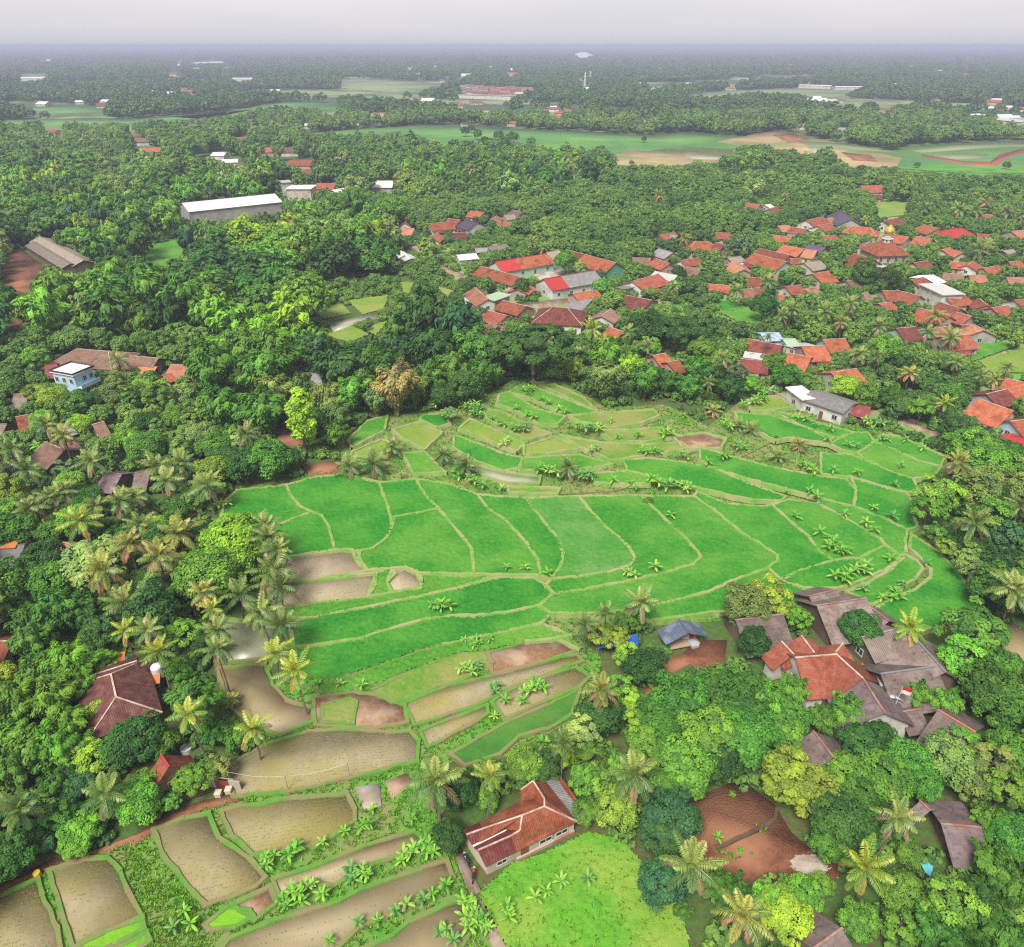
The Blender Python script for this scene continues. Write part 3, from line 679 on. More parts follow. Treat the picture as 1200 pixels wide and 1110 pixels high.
# prototypes: kind -> list of (trunk mesh, crown mesh); drawn at crown radius 4 m, total height about 8.5 m
PROTO = {}; PROTO_LO = {}
def add_proto(kind, tr, cr, lo=False): (PROTO_LO if lo else PROTO).setdefault(kind, []).append((tr, cr))
def crown_mesh(name, V, F, T, m=leaf): return np_mesh(name, V, F, [m], attr=T)
for i in range(4):   # dense round crown
    V, F, T, C = crown(4.0, 5.2, 3.5, 46, 125, .50)
    add_proto('round', trunk_mesh('tree_trunk', 4.6, .26, C[rng.choice(len(C), 9, False)]), crown_mesh('tree_crown', V, F, T))
    V, F, T, C = crown(4.0, 5.2, 3.5, 34, 34, 1.0)
    add_proto('round', trunk_mesh('tree_trunk', 4.6, .26, C[:4], sides=4), crown_mesh('tree_crown', V, F, T), True)
for i in range(3):   # open crown with gaps and visible limbs
    V, F, T, C = crown(4.0, 5.6, 3.4, 30, 95, .52, low=-.3, fill=.78, rcs=(.20, .33), flat=.7)
    add_proto('airy', trunk_mesh('tree_trunk', 4.8, .22, C[:22], .4), crown_mesh('tree_crown', V, F, T))
    V, F, T, C = crown(4.0, 5.6, 3.4, 26, 30, 1.0, low=-.3, rcs=(.2, .34), flat=.7)
    add_proto('airy', trunk_mesh('tree_trunk', 4.8, .22, C[:6], .4, sides=4), crown_mesh('tree_crown', V, F, T), True)
for i in range(3):   # tall crown of stacked clumps
    V, F, T, C = crown(3.1, 6.2, 4.6, 46, 115, .48, low=-.75, fill=.78, rcs=(.28, .46))
    add_proto('tall', trunk_mesh('tree_trunk', 5.2, .24, C[:10]), crown_mesh('tree_crown', V, F, T))
    V, F, T, C = crown(3.1, 6.2, 4.6, 34, 32, .95, low=-.75, rcs=(.28, .46))
    add_proto('tall', trunk_mesh('tree_trunk', 5.2, .24, C[:4], sides=4), crown_mesh('tree_crown', V, F, T), True)
for i in range(2):   # wide umbrella crown
    V, F, T, C = crown(4.0, 3.9, 1.9, 74, 110, .34, low=-.05, fill=.86, rcs=(.14, .22), flat=.6)
    add_proto('umbrella', trunk_mesh('tree_trunk', 3.2, .30, C[:16]), crown_mesh('tree_crown', V, F, T))
for i in range(2):   # slender columnar crown
    V, F, T, C = crown(1.7, 6.0, 4.6, 34, 90, .42, low=-.9, fill=.7, rcs=(.4, .6))
    add_proto('column', trunk_mesh('tree_trunk', 6.0, .18, C[:6]), crown_mesh('tree_crown', V, F, T))
for i in range(4):   # bamboo
    V, F, T, cu = plume_crown(10.5, 4.2, 22, 280, .74)
    mb = MB()
    for ax in cu[:16]: mb.tube([tuple(p) for p in ax[::2]], [.07] * 5 + [.03], 4)
    tm = mb.mesh('bamboo_culms', [culmm])
    add_proto('bamboo', tm, crown_mesh('bamboo_leaves', V, F, T))
    V, F, T, cu = plume_crown(10.5, 4.2, 18, 62, 1.5)
    add_proto('bamboo', tm, crown_mesh('bamboo_leaves', V, F, T), True)
for i in range(3):   # shrub
    V, F, T, C = crown(1.5, .75, .85, 16, 75, .30, low=-.2, rcs=(.3, .5))
    add_proto('shrub', trunk_mesh('shrub_stem', .7, .07, C[:6], sides=4), crown_mesh('shrub_foliage', V, F, T))

# ------------------------------------------------------------------ coconut palms
def palm_crown(L, nf, nl, dead=.2, droop=1.0):
    Vs = []; fs = []; Ts = []; off = 0; mb = MB()
    for i in range(nf):
        a = i * 2.39996 + rng.uniform(-.38, .38); k = i / (nf - 1.0)
        el = math.radians(80 - 112 * k ** 1.0 + rng.uniform(-8, 8)); Lf = L * rng.uniform(.72, 1.1) * (.72 + .28 * min(1, 3 * k))
        t = np.linspace(0, 1, 10); ang = el - (.75 + .55 * k) * droop * t ** 1.6
        seg = Lf / 9.0; r = np.concatenate([[0], np.cumsum(np.cos((ang[1:] + ang[:-1]) / 2) * seg)]); z = np.concatenate([[0], np.cumsum(np.sin((ang[1:] + ang[:-1]) / 2) * seg)])
        ca, sa = math.cos(a), math.sin(a); ax = np.stack([ca * r, sa * r, z], 1)
        tt = np.clip(.12 + .5 * (1 - k) + rng.uniform(-.15, .15), 0, 1)
        if k > 1 - dead: tt = 1.0
        mb.tube([tuple(p) for p in ax[::3]], [.07, .05, .035, .015], 3, 0, .7)
        u = np.linspace(.12, 1, nl); idx = u * 9; i0 = np.minimum(idx.astype(int), 8); fr = (idx - i0)[:, None]
        p = ax[i0] * (1 - fr) + ax[i0 + 1] * fr; d = norm(ax[i0 + 1] - ax[i0])
        side = np.array([-sa, ca, 0.0]); upv = np.cross(np.tile(side, (nl, 1)), d)
        ll = .95 * np.sin(np.clip(u * .93 + .07, 0, 1) * math.pi) ** .55 * rng.uniform(.85, 1.1, nl) * L / 4.5
        for sg in (-1, 1):
            dirv = norm(side * sg * .9 + d * .55 - np.array([0, 0, .30 + .35 * k]) + rng.normal(0, .09, (nl, 3)))
            wdt = np.cross(dirv, upv) * .085 * L / 4.5
            mid = p + dirv * ll[:, None] * .55; tip = p + dirv * ll[:, None] - np.array([0, 0, .22]) * ll[:, None]
            V = np.stack([p - wdt * .5, mid - wdt, tip, mid + wdt], 1).reshape(-1, 3)
            Vs.append(V); fs.append(np.arange(4 * nl).reshape(nl, 4) + off); off += len(V); Ts.append(np.clip(tt + rng.uniform(-.08, .08, nl) + .12 * u, 0, 1))
    # rachises and a bunch of young coconuts
    me1 = (np.array(mb.v), np.array([q for q in mb.f if len(q) == 4]))
    V = np.concatenate(Vs + [me1[0]]); F = np.concatenate(fs + [me1[1] + off]); T = np.concatenate(Ts + [np.full(len(me1[1]), .75)])
    return V, F, T
def palm_leaf_mat(name):
    m, nd, ln = nodes_of(name); out = nd.new('ShaderNodeOutputMaterial'); oi = nd.new('ShaderNodeObjectInfo')
    at = N(nd, 'ShaderNodeAttribute', attribute_name='tint'); cr = nd.new('ShaderNodeValToRGB'); el = cr.color_ramp.elements
    el[0].position = 0; el[0].color = (.05, .11, .035, 1); el[1].position = 1; el[1].color = (.27, .19, .11, 1)
    for p_, c in ((.35, (.085, .17, .04)), (.66, (.21, .29, .05)), (.86, (.32, .29, .11))):
        e = el.new(p_); e.color = c4(c)
    ln.new(at.outputs['Fac'], cr.inputs[0]); c2 = mix(nd, ln, cr.outputs[0], oi.outputs['Color'], 1.0, 'MULTIPLY')
    d = N(nd, 'ShaderNodeBsdfPrincipled', Roughness=.45); ln.new(c2, d.inputs['Base Color']); d.inputs['Specular IOR Level'].default_value = .35
    tr = nd.new('ShaderNodeBsdfTranslucent'); ln.new(c2, tr.inputs['Color']); mx = nd.new('ShaderNodeMixShader'); mx.inputs[0].default_value = .22
    ln.new(d.outputs[0], mx.inputs[1]); ln.new(tr.outputs[0], mx.inputs[2]); ln.new(mx.outputs[0], out.inputs[0]); return m
palmm = palm_leaf_mat('palm_leaf')
PALM = []
PH = 9.0
for i, (dead, droop) in enumerate(((.12, .9), (.2, 1.0), (.30, 1.15), (.15, .8), (.35, 1.05), (.22, 1.25), (.1, .7), (.28, .95))):
    V, F, T = palm_crown(4.5, (24, 21, 26, 19, 23, 27, 20, 22)[i], 24, dead, droop); cm = np_mesh('palm_fronds', V, F, [palmm], attr=T)
    mb = MB(); lean = rng.uniform(-1.1, 1.1)
    mb.tube([(-lean * (1 - (j / 8)) ** 1.7, .3 * math.sin(j * .7) * (1 - j / 8), PH * j / 8 - PH - (.3 if j == 0 else 0)) for j in range(9)], [.27, .2, .17, .16, .155, .15, .145, .14, .17], 7)
    nutm = MB()
    for q in range(7):
        a = q * .9; c = (.3 * math.cos(a), .3 * math.sin(a), -.25 - .1 * (q % 3)); nutm.lathe([(0, -.14), (.1, -.09), (.13, 0), (.1, .09), (0, .14)], c, 6)
    PALM.append((mb.mesh('palm_trunk', [barkp]), cm, nutm.mesh('coconuts', [mat('coconut', (.20, .20, .05), (.28, .17, .05), s1=3)])))

# ------------------------------------------------------------------ bananas
def banana_leaf(mb, base, a, el, L, Wd, t):
    k = 7; ts = [i / k for i in range(k + 1)]; p = np.array(base, float); ca, sa = math.cos(a), math.sin(a); side = np.array([-sa, ca, 0]); prev = None; ang = el; droop = random.uniform(1.1, 2.0)
    for i, u in enumerate(ts):
        wdt = Wd * (.12 if u < .12 else math.sin(min(1, (u - .08) / .92 * .97 + .03) * math.pi) ** .5)
        fold = .22 * wdt
        row = [p - side * wdt + (0, 0, -fold), p.copy(), p + side * wdt + (0, 0, -fold)]
        if prev is not None:
            for j in range(2): mb.face([prev[j], prev[j + 1], row[j + 1], row[j]], 0, None, min(1, max(0, t + random.uniform(-.12, .12))))
        prev = row; p = p + np.array([ca * math.cos(ang), sa * math.cos(ang), math.sin(ang)]) * L / k; ang -= droop / k * (.5 + u)
ban_leaf = leaf_mat('banana_leaf', trans=.35, warm=(1.5, 1.2, .7))
banst = mat('banana_stem', (.20, .26, .07), (.25, .16, .07), s1=4)
def banana(nst, hs, L, ragged=0):
    sts = []; lf = MB()
    for s in range(nst):
        a0 = s * 2.4; r = 0 if nst == 1 else .75 * math.sqrt(s); x, y = r * math.cos(a0), r * math.sin(a0); hh = hs * random.uniform(.65, 1.1)
        st = MB(); sts.append(st); st.tube([(x, y, -.2), (x * 1.05, y * 1.05, hh * .5), (x * 1.12, y * 1.12, hh)], [.16, .13, .08], 6)
        nl = random.randint(7, 9)
        for q in range(nl):
            kk = q / (nl - 1); banana_leaf(lf, (x * 1.12, y * 1.12, hh - .1), q * 2.4 + s + random.uniform(-.3, .3), math.radians(78 - 62 * kk), L * random.uniform(.75, 1.1), .25 * L / 2.0, random.uniform(.2, .85) if q < nl - 1 else 1)
    return [q.mesh('banana_stem', [banst]) for q in sts], lf.mesh('banana_leaves', [ban_leaf])
BAN1 = [banana(1, 1.5, 1.7) for _ in range(4)]
BAN2 = [banana(3, 1.7, 1.9) for _ in range(3)] + [banana(4, 1.8, 1.9) for _ in range(2)]

# ------------------------------------------------------------------ where the trees stand
GREEN = {  # key: (words, leaf colour)
 'D': ('dark green', (.040, .120, .030)), 'U': ('bluish green', (.048, .150, .070)), 'M': ('deep green', (.070, .205, .036)), 'G': ('mid green', (.110, .265, .042)),
 'B': ('bright green', (.14, .34, .045)), 'L': ('lime green', (.22, .41, .045)), 'Y': ('yellowish green', (.20, .32, .05)), 'O': ('olive green', (.155, .25, .075)), 'X': ('greyish green', (.12, .19, .095)),
 'T': ('tan', (.27, .25, .11)), 'V': ('pale green', (.20, .34, .12)), 'Z': ('bare pinkish brown', (.30, .20, .17))}
SPACE = {}   # occupied spots on the ground
def claim(x, y, r): SPACE.setdefault((int(x // 8), int(y // 8)), []).append((x, y, r))
def freeat(x, y, r, k=.78):
    i, j = int(x // 8), int(y // 8)
    for a in range(i - 2, i + 3):
        for b_ in range(j - 2, j + 3):
            for (u, v_, q) in SPACE.get((a, b_), ()):
                if (u - x) ** 2 + (v_ - y) ** 2 < ((r + q) * k) ** 2: return False
    return True
N_TREE = {}
WORD = {'round': ('round leafy', 'tree'), 'airy': ('open crowned', 'tree'), 'tall': ('tall billowing', 'tree'), 'umbrella': ('huge spreading umbrella', 'tree'), 'column': ('slender upright', 'tree'), 'bamboo': ('feathery', 'bamboo clump'), 'shrub': ('low leafy', 'shrub')}
TOPZ = {'round': 8.6, 'airy': 8.8, 'tall': 10.6, 'umbrella': 5.8, 'column': 10.5, 'bamboo': 9.6, 'shrub': 1.7}
RAD = {'round': 4.4, 'airy': 4.3, 'tall': 3.6, 'umbrella': 4.4, 'column': 1.9, 'bamboo': 4.6, 'shrub': 1.7}
MIDZ = {'round': 5.6, 'airy': 5.8, 'tall': 6.6, 'umbrella': 4.2, 'column': 6.2, 'bamboo': 6.0, 'shrub': .9}
def plant(kind, key, x, y, z, s, lo=False, px=None, py=None):
    nm, cat = ('bamboo_clump', 'bamboo') if kind == 'bamboo' else ('shrub', 'shrub') if kind == 'shrub' else ('broadleaf_tree', 'tree')
    src = PROTO_LO if lo and kind in PROTO_LO else PROTO
    tr, cr = src[kind][int(rng.integers(len(src[kind])))]
    t = empty(nm, (x, y, z), rng.uniform(0, 6.28), (s * rng.uniform(.93, 1.07), s * rng.uniform(.93, 1.07), s * rng.uniform(.9, 1.1)))
    tag(t, None, cat, {'bamboo': 'bamboo clumps in the grove', 'shrub': 'shrubs on the banks and yards'}.get(kind, 'leafy trees around the paddies and houses'))
    a = link('culms' if kind == 'bamboo' else 'stem' if kind == 'shrub' else 'trunk', tr, t)
    c = link('foliage' if kind in ('bamboo', 'shrub') else 'crown', cr, t)
    w_, col = GREEN[key]; j = rng.uniform(.74, 1.22); c.color = (col[0] * j * rng.uniform(.84, 1.2), col[1] * j, col[2] * j, 1)
    if px is None: px, py, _ = PX(x, y, z + MIDZ[kind] * s)
    sz = '' if kind in ('umbrella', 'column', 'shrub') else 'small ' if s < .62 else 'big ' if s > 1.12 else ''
    auto(t, (sz + w_ + ' ' + WORD[kind][0]).strip(), WORD[kind][1], px, py)
    claim(x, y, RAD[kind] * s * .8); N_TREE[nm] = N_TREE.get(nm, 0) + 1
    return t
# trees one can tell apart: crown centre in the photo, crown radius in photo pixels, kind, colour
TREES = '''
868,180,6,r,D 545,153,5,r,D 560,157,5,r,M 585,158,6,r,D 601,160,6,r,M 568,164,4,r,D 622,166,5,r,G 553,150,4,r,D 755,163,3,r,D 875,187,4,r,G 1010,200,6,r,D 1075,193,3,r,D 1180,193,4,r,D 740,190,3,r,X
745,769,7,s,G 757,771,7,s,G 769,767,7,s,M 780,761,7,s,G 765,760,7,s,G 735,765,7,s,M 855,1003,4,s,G 868,996,4,s,B 842,1010,4,s,G 880,1000,3,s,G 858,930,4,s,G
876,705,27,r,O 900,700,24,a,Y 936,722,15,a,B 1008,737,20,r,D 882,752,17,r,D 1140,742,36,a,M 1164,782,24,r,M 1125,770,22,t,B 1076,812,20,b,G 1112,818,22,b,G 1158,806,28,r,M 1187,830,30,r,M
858,836,24,r,M 900,822,26,b,G 924,839,24,r,M 870,864,30,r,M 918,858,22,r,G 885,804,24,b,G 930,807,22,b,G 966,840,22,b,G 994,832,22,b,G 978,806,16,b,G 1008,869,20,r,D 1030,858,18,r,D
921,906,29,t,Y 954,923,25,t,Y 990,902,23,r,G 1008,932,22,r,M 1035,911,27,r,G 1068,890,26,r,M 1080,918,22,r,M 1110,892,28,r,O 1128,872,20,a,G 1158,894,28,a,O 1178,920,28,a,G 1140,916,22,a,O 1187,878,24,r,G
798,823,32,r,M 775,840,26,r,M 755,781,20,r,D 736,821,19,a,L 747,840,20,a,L 682,857,21,a,V 704,835,24,r,D 661,883,12,t,L 758,869,20,r,G 803,897,32,r,G 781,911,27,r,G 693,891,20,a,G 687,914,20,a,G 639,897,18,r,D 617,897,18,r,G 829,863,30,r,G 842,891,24,r,D 872,812,30,r,M 878,857,28,r,M 843,801,22,r,M
702,741,18,a,Y 721,747,15,a,Y 736,727,16,a,G 785,955,30,r,U 724,945,23,r,Y 777,1033,26,r,U 772,977,23,r,D 687,950,14,r,G 697,915,18,a,G 540,926,20,r,D 527,977,18,r,D 572,937,12,r,G 612,897,18,r,G 799,1067,11,s,G
920,1069,28,r,L 941,1051,20,r,B 902,1058,20,r,B 962,1037,13,r,G 1060,1047,22,r,G 1053,1086,24,a,G 1007,1079,20,r,G 1112,1060,32,a,G 1158,1060,34,b,M 1167,1012,30,b,G 1158,958,22,b,G 1184,977,24,r,M 1095,1093,28,b,M 1175,1093,32,b,M 1068,1000,16,r,G 983,960,28,r,D 1006,967,20,r,M 969,990,16,r,G 1190,1040,30,b,G 1130,1100,28,b,M
161,865,28,r,D 141,875,22,r,M 187,870,20,r,G 225,910,20,a,B 255,898,15,a,O 161,938,24,r,G 167,920,19,r,G 199,940,12,a,G 71,956,22,a,M 93,973,20,r,B 88,988,16,r,B 40,981,16,r,D 6,1003,26,r,M 50,983,14,r,U 60,870,34,b,B 38,882,30,b,G 88,877,24,b,G 106,887,22,r,L 68,915,24,b,M 93,920,18,r,U 15,902,30,b,G 116,834,15,r,Y
49,657,27,r,D 16,622,24,r,M 273,630,33,r,L 270,655,26,r,B 168,681,18,r,M 200,689,16,r,X 211,740,21,a,B 119,740,22,a,D 65,713,32,b,M 89,716,28,b,M 32,724,28,b,M 76,773,34,b,B 40,792,34,b,G 89,800,24,b,G 16,819,34,b,G 59,813,32,b,G 76,846,28,b,B 35,751,28,b,M 208,786,13,r,B 10,860,30,b,G
317,539,22,r,M 285,545,20,r,D 337,539,15,r,D 265,536,16,r,D 352,486,16,c,L 358,500,10,c,L 527,487,11,u,V 625,405,46,u,D 597,420,24,u,D 795,382,32,u,D 760,385,20,r,D
1097,583,24,a,B 1088,601,19,a,B 1146,574,22,t,O 1181,568,20,r,O 1095,625,13,a,G 1110,643,12,a,Y 1133,662,17,a,O 1146,673,15,a,X 1125,628,15,r,D 1140,643,15,r,D 1136,594,16,r,D 1165,600,18,r,D
462,452,30,b,T 440,470,18,b,V 485,450,22,b,O 505,440,22,b,G 530,430,22,b,G 410,455,26,b,G 380,465,24,b,O 350,452,24,b,O 320,460,26,b,O 300,475,20,b,G 545,455,18,r,D 565,440,20,b,M 520,465,14,r,D 426,450,22,b,G
581,388,14,a,Z 430,265,14,r,M 460,240,18,r,G 760,590,5,s,G
663,307,12,r,B 680,313,10,a,V 611,336,9,r,D 703,325,7,r,U 704,338,9,r,B 795,318,8,r,D 920,325,9,r,M
137,455,16,t,O 120,466,13,r,D 92,472,14,r,G 62,465,16,r,Y 165,455,12,r,Y 100,365,10,t,X 250,520,18,r,G 170,520,20,r,M 150,512,16,b,B
1002,345,8,t,M 1013,318,12,t,M 1040,322,13,r,D 1060,335,8,r,D 895,360,14,r,D 990,452,14,r,L 1015,460,12,t,G 1043,465,12,r,M 1080,480,14,a,B 1060,475,10,r,G 1150,520,20,a,G 1130,520,18,r,G 1175,530,18,r,M 1105,455,12,r,D 1090,450,10,r,M 880,452,10,r,B 862,435,14,a,X 906,424,12,r,G 934,440,8,r,G
'''
KD = {'r': 'round', 'a': 'airy', 't': 'tall', 'u': 'umbrella', 'c': 'column', 'b': 'bamboo', 's': 'shrub'}
for it in TREES.split():
    x, y, r, k, key = it.split(','); x, y, r = float(x), float(y), float(r); kind = KD[k]
    s = r / ppm(min(y + 10, 1080)) / (RAD[kind] * .92)
    for _ in range(3):
        p = P(x, y, MIDZ[kind] * s); s = r / (PX(*p)[2] ** -1 * FP) / (RAD[kind] * .92)
    z = gz(*PX(p[0], p[1], 0)[:2]) if y < 700 and 250 < x < 1110 else 0
    plant(kind, key, p[0], p[1], z if z < 3 else 0, s, s * ppm(y) < 2.2, x, y)
# ------------------------------------------------------------------ roofs and walls
RM = {
 'o': roof_mat('tile_orange', [(.46, .125, .052), (.36, .09, .038), (.50, .18, .09)]), 'r': roof_mat('tile_maroon', [(.24, .06, .045), (.18, .045, .035), (.30, .10, .07)]),
 'y': roof_mat('tile_pale_orange', [(.52, .21, .12), (.43, .16, .09), (.57, .29, .19)]), 'i': roof_mat('tile_red_brown', [(.39, .10, .055), (.29, .072, .04), (.42, .15, .085)]),
 'b': roof_mat('tile_brown', [(.30, .17, .12), (.24, .13, .095), (.36, .23, .17)]), 'R': roof_mat('metal_red', [(.50, .035, .035), (.42, .03, .03), (.46, .06, .05)], 'metal'),
 'm': roof_mat('metal_maroon', [(.24, .055, .05), (.19, .045, .045), (.30, .10, .08)], 'metal'),
 'g': roof_mat('sheet_grey', [(.27, .26, .25), (.20, .19, .19), (.34, .33, .31)], 'metal'), 'w': roof_mat('sheet_white', [(.78, .78, .74), (.70, .70, .66), (.62, .60, .55)], 'metal'),
 't': roof_mat('thatch_grey_brown', [(.24, .175, .15), (.16, .115, .10), (.29, .23, .20)], 'thatch'), 'h': roof_mat('thatch_purplish', [(.27, .19, .19), (.19, .13, .13), (.32, .25, .24)], 'thatch'),
 'p': roof_mat('metal_dark_purple', [(.10, .07, .12), (.075, .05, .09), (.13, .10, .14)], 'metal'), 'u': roof_mat('sheet_blue_white', [(.42, .55, .75), (.55, .65, .78), (.25, .38, .62)], 'metal'),
 'e': roof_mat('sheet_pale_green', [(.45, .62, .42), (.38, .55, .36), (.5, .6, .45)], 'metal'), 'k': roof_mat('sheet_slate', [(.09, .11, .16), (.07, .09, .13), (.17, .20, .26)], 'metal'),
 'q': roof_mat('tile_dark_maroon', [(.20, .065, .055), (.13, .045, .04), (.27, .13, .10)]), 's': roof_mat('sheet_brownish', [(.33, .26, .21), (.25, .2, .165), (.38, .32, .27)], 'metal')}
RW = {'q': 'dark maroon tiled', 'o': 'orange tiled', 'r': 'maroon tiled', 'y': 'pale orange tiled', 'i': 'red brown tiled', 'b': 'brown tiled', 'R': 'bright red roofed', 'm': 'dark red metal roofed', 'g': 'grey sheet roofed', 'w': 'white roofed',
      't': 'grey brown thatched', 'h': 'purplish thatched', 'p': 'dark purple roofed', 'u': 'blue white roofed', 'e': 'pale green roofed', 'k': 'slate sheet roofed', 's': 'dull brown sheet roofed'}
WM = {'w': mat('wall_white', (.74, .72, .68), (.66, .63, .58), (.50, .46, .40), s1=1.2, s2=.35), 'c': mat('wall_cream', (.62, .54, .43), (.54, .46, .36), (.42, .34, .26), s1=1.2, s2=.35),
      'g': mat('wall_grey', (.38, .36, .34), (.30, .28, .26), (.44, .41, .37), s1=1.2, s2=.35), 'k': mat('wall_pinkish', (.56, .38, .33), (.48, .32, .27), (.40, .27, .22), s1=1.2, s2=.35),
      'm': mat('wall_mint', (.42, .66, .55), (.36, .58, .48), (.5, .6, .5), s1=1.2, s2=.35), 'l': mat('wall_light_blue', (.42, .66, .80), (.36, .58, .72), (.55, .68, .74), s1=1.2, s2=.35),
      'b': mat('wall_brick', (.42, .20, .12), (.33, .15, .09), (.5, .36, .27), s1=2.2, s2=.4), 'd': mat('wall_dark_wood', (.13, .085, .06), (.09, .06, .045), (.18, .13, .09), s1=2.2, stretch=(1, 1, .15)),
      'n': mat('wall_green', (.16, .45, .28), (.13, .38, .24), s1=1.2), 'v': mat('wall_lime', (.5, .68, .2), (.42, .6, .18), s1=1.2)}
glassm = mat('window_dark_glass', (.03, .035, .045), (.05, .055, .065), s1=2, rough=.15, spec=.5)
framem = plain('window_frame_white', (.68, .66, .62)); woodm = mat('door_wood', (.22, .11, .06), (.15, .075, .045), s1=3, stretch=(1, 1, .2)); capm = mat('ridge_mortar', (.50, .33, .25), (.34, .20, .15), (.56, .45, .38), s1=3, s2=.8)
capr = mat('ridge_red', (.36, .13, .11), (.26, .09, .075), (.32, .22, .19), s1=3, s2=.8)
HOUSE_HULLS = []
def hull_of(pts3):
    q = [PX(*p)[:2] for p in pts3]; q = sorted(set((round(a, 2), round(b_, 2)) for a, b_ in q))
    def half(z):
        r = []
        for p in z:
            while len(r) > 1 and (r[-1][0] - r[-2][0]) * (p[1] - r[-2][1]) - (r[-1][1] - r[-2][1]) * (p[0] - r[-2][0]) <= 0: r.pop()
            r.append(p)
        return r[:-1]
    return half(q) + half(q[::-1])
def slab(mb, pts, m=0, th=.12, u=None):
    """a roof plane with thickness and metre UVs: u runs along the eave"""
    p = [np.array(q, float) for q in pts]; n = np.cross(p[1] - p[0], p[2] - p[0])
    if n[2] < 0: p = p[::-1]; n = -n
    n /= np.linalg.norm(n) + 1e-9
    ud = np.array(u if u is not None else (n[1], -n[0], 0.0)); ud = ud / (np.linalg.norm(ud) + 1e-9) if np.linalg.norm(ud) > 1e-6 else np.array((1., 0, 0)); vd = np.cross(n, ud)
    uv = [(float(q @ ud), float(q @ vd)) for q in p]; d = np.array((0, 0, -th))
    mb.face(p, m, uv); mb.face([q + d for q in p][::-1], m, uv[::-1])
    for i in range(len(p)):
        a, b_ = p[i], p[(i + 1) % len(p)]; mb.face([a + d, b_ + d, b_, a], m, [uv[i], uv[(i + 1) % len(p)], uv[(i + 1) % len(p)], uv[i]])
def bar(mb, a, b_, w_, h_, m=0):
    a = np.array(a, float); b_ = np.array(b_, float); d = b_ - a; L = np.linalg.norm(d); d /= L; s = np.cross(d, (0, 0, 1.)); s = s / (np.linalg.norm(s) + 1e-9) * w_ / 2; u = np.cross(s, d); u = u / (np.linalg.norm(u) + 1e-9) * h_ / 2
    r = [[c - s - u, c + s - u, c + s + u, c - s + u] for c in (a, b_)]
    for i in range(4): mb.face([r[0][i], r[0][(i + 1) % 4], r[1][(i + 1) % 4], r[1][i]], m)
    mb.face(r[0][::-1], m); mb.face(r[1], m)
def opening(par, kind, c, nrm, w_, h_, detail=True):
    """a window (frame, pane) or a door set proud of a wall; c centre, nrm outward direction"""
    n = np.array((nrm[0], nrm[1], 0.)); s = np.array((-n[1], n[0], 0.)); c = np.array(c, float); rz = math.atan2(s[1], s[0])
    if kind == 'window':
        mb = MB(); t = .09
        for o_, sz in (((0, h_ / 2), (w_ + t, t)), ((0, -h_ / 2), (w_ + t * 2, t)), ((w_ / 2, 0), (t, h_ - t)), ((-w_ / 2, 0), (t, h_ - t)), ((0, 0), (t * .7, h_ - t))):
            mb.box(c + s * o_[0] + n * .03 + np.array((0, 0, o_[1])), (sz[0], .10, sz[1]), rz)
        f = mb.build('window', framem, par)
        p = MB(); p.box(c + n * .012, (w_ - t, .03, h_ - t), rz); p.build('pane', glassm, f)
    else:
        mb = MB(); mb.box(c + n * .03, (w_, .07, h_), rz); dr = mb.build('door', woodm, par)
        if detail: k = MB(); k.box(c + n * .09 + s * w_ * .36, (.06, .06, .16), rz); k.build('handle', plain('brass', (.5, .38, .16), .35, .8), dr)
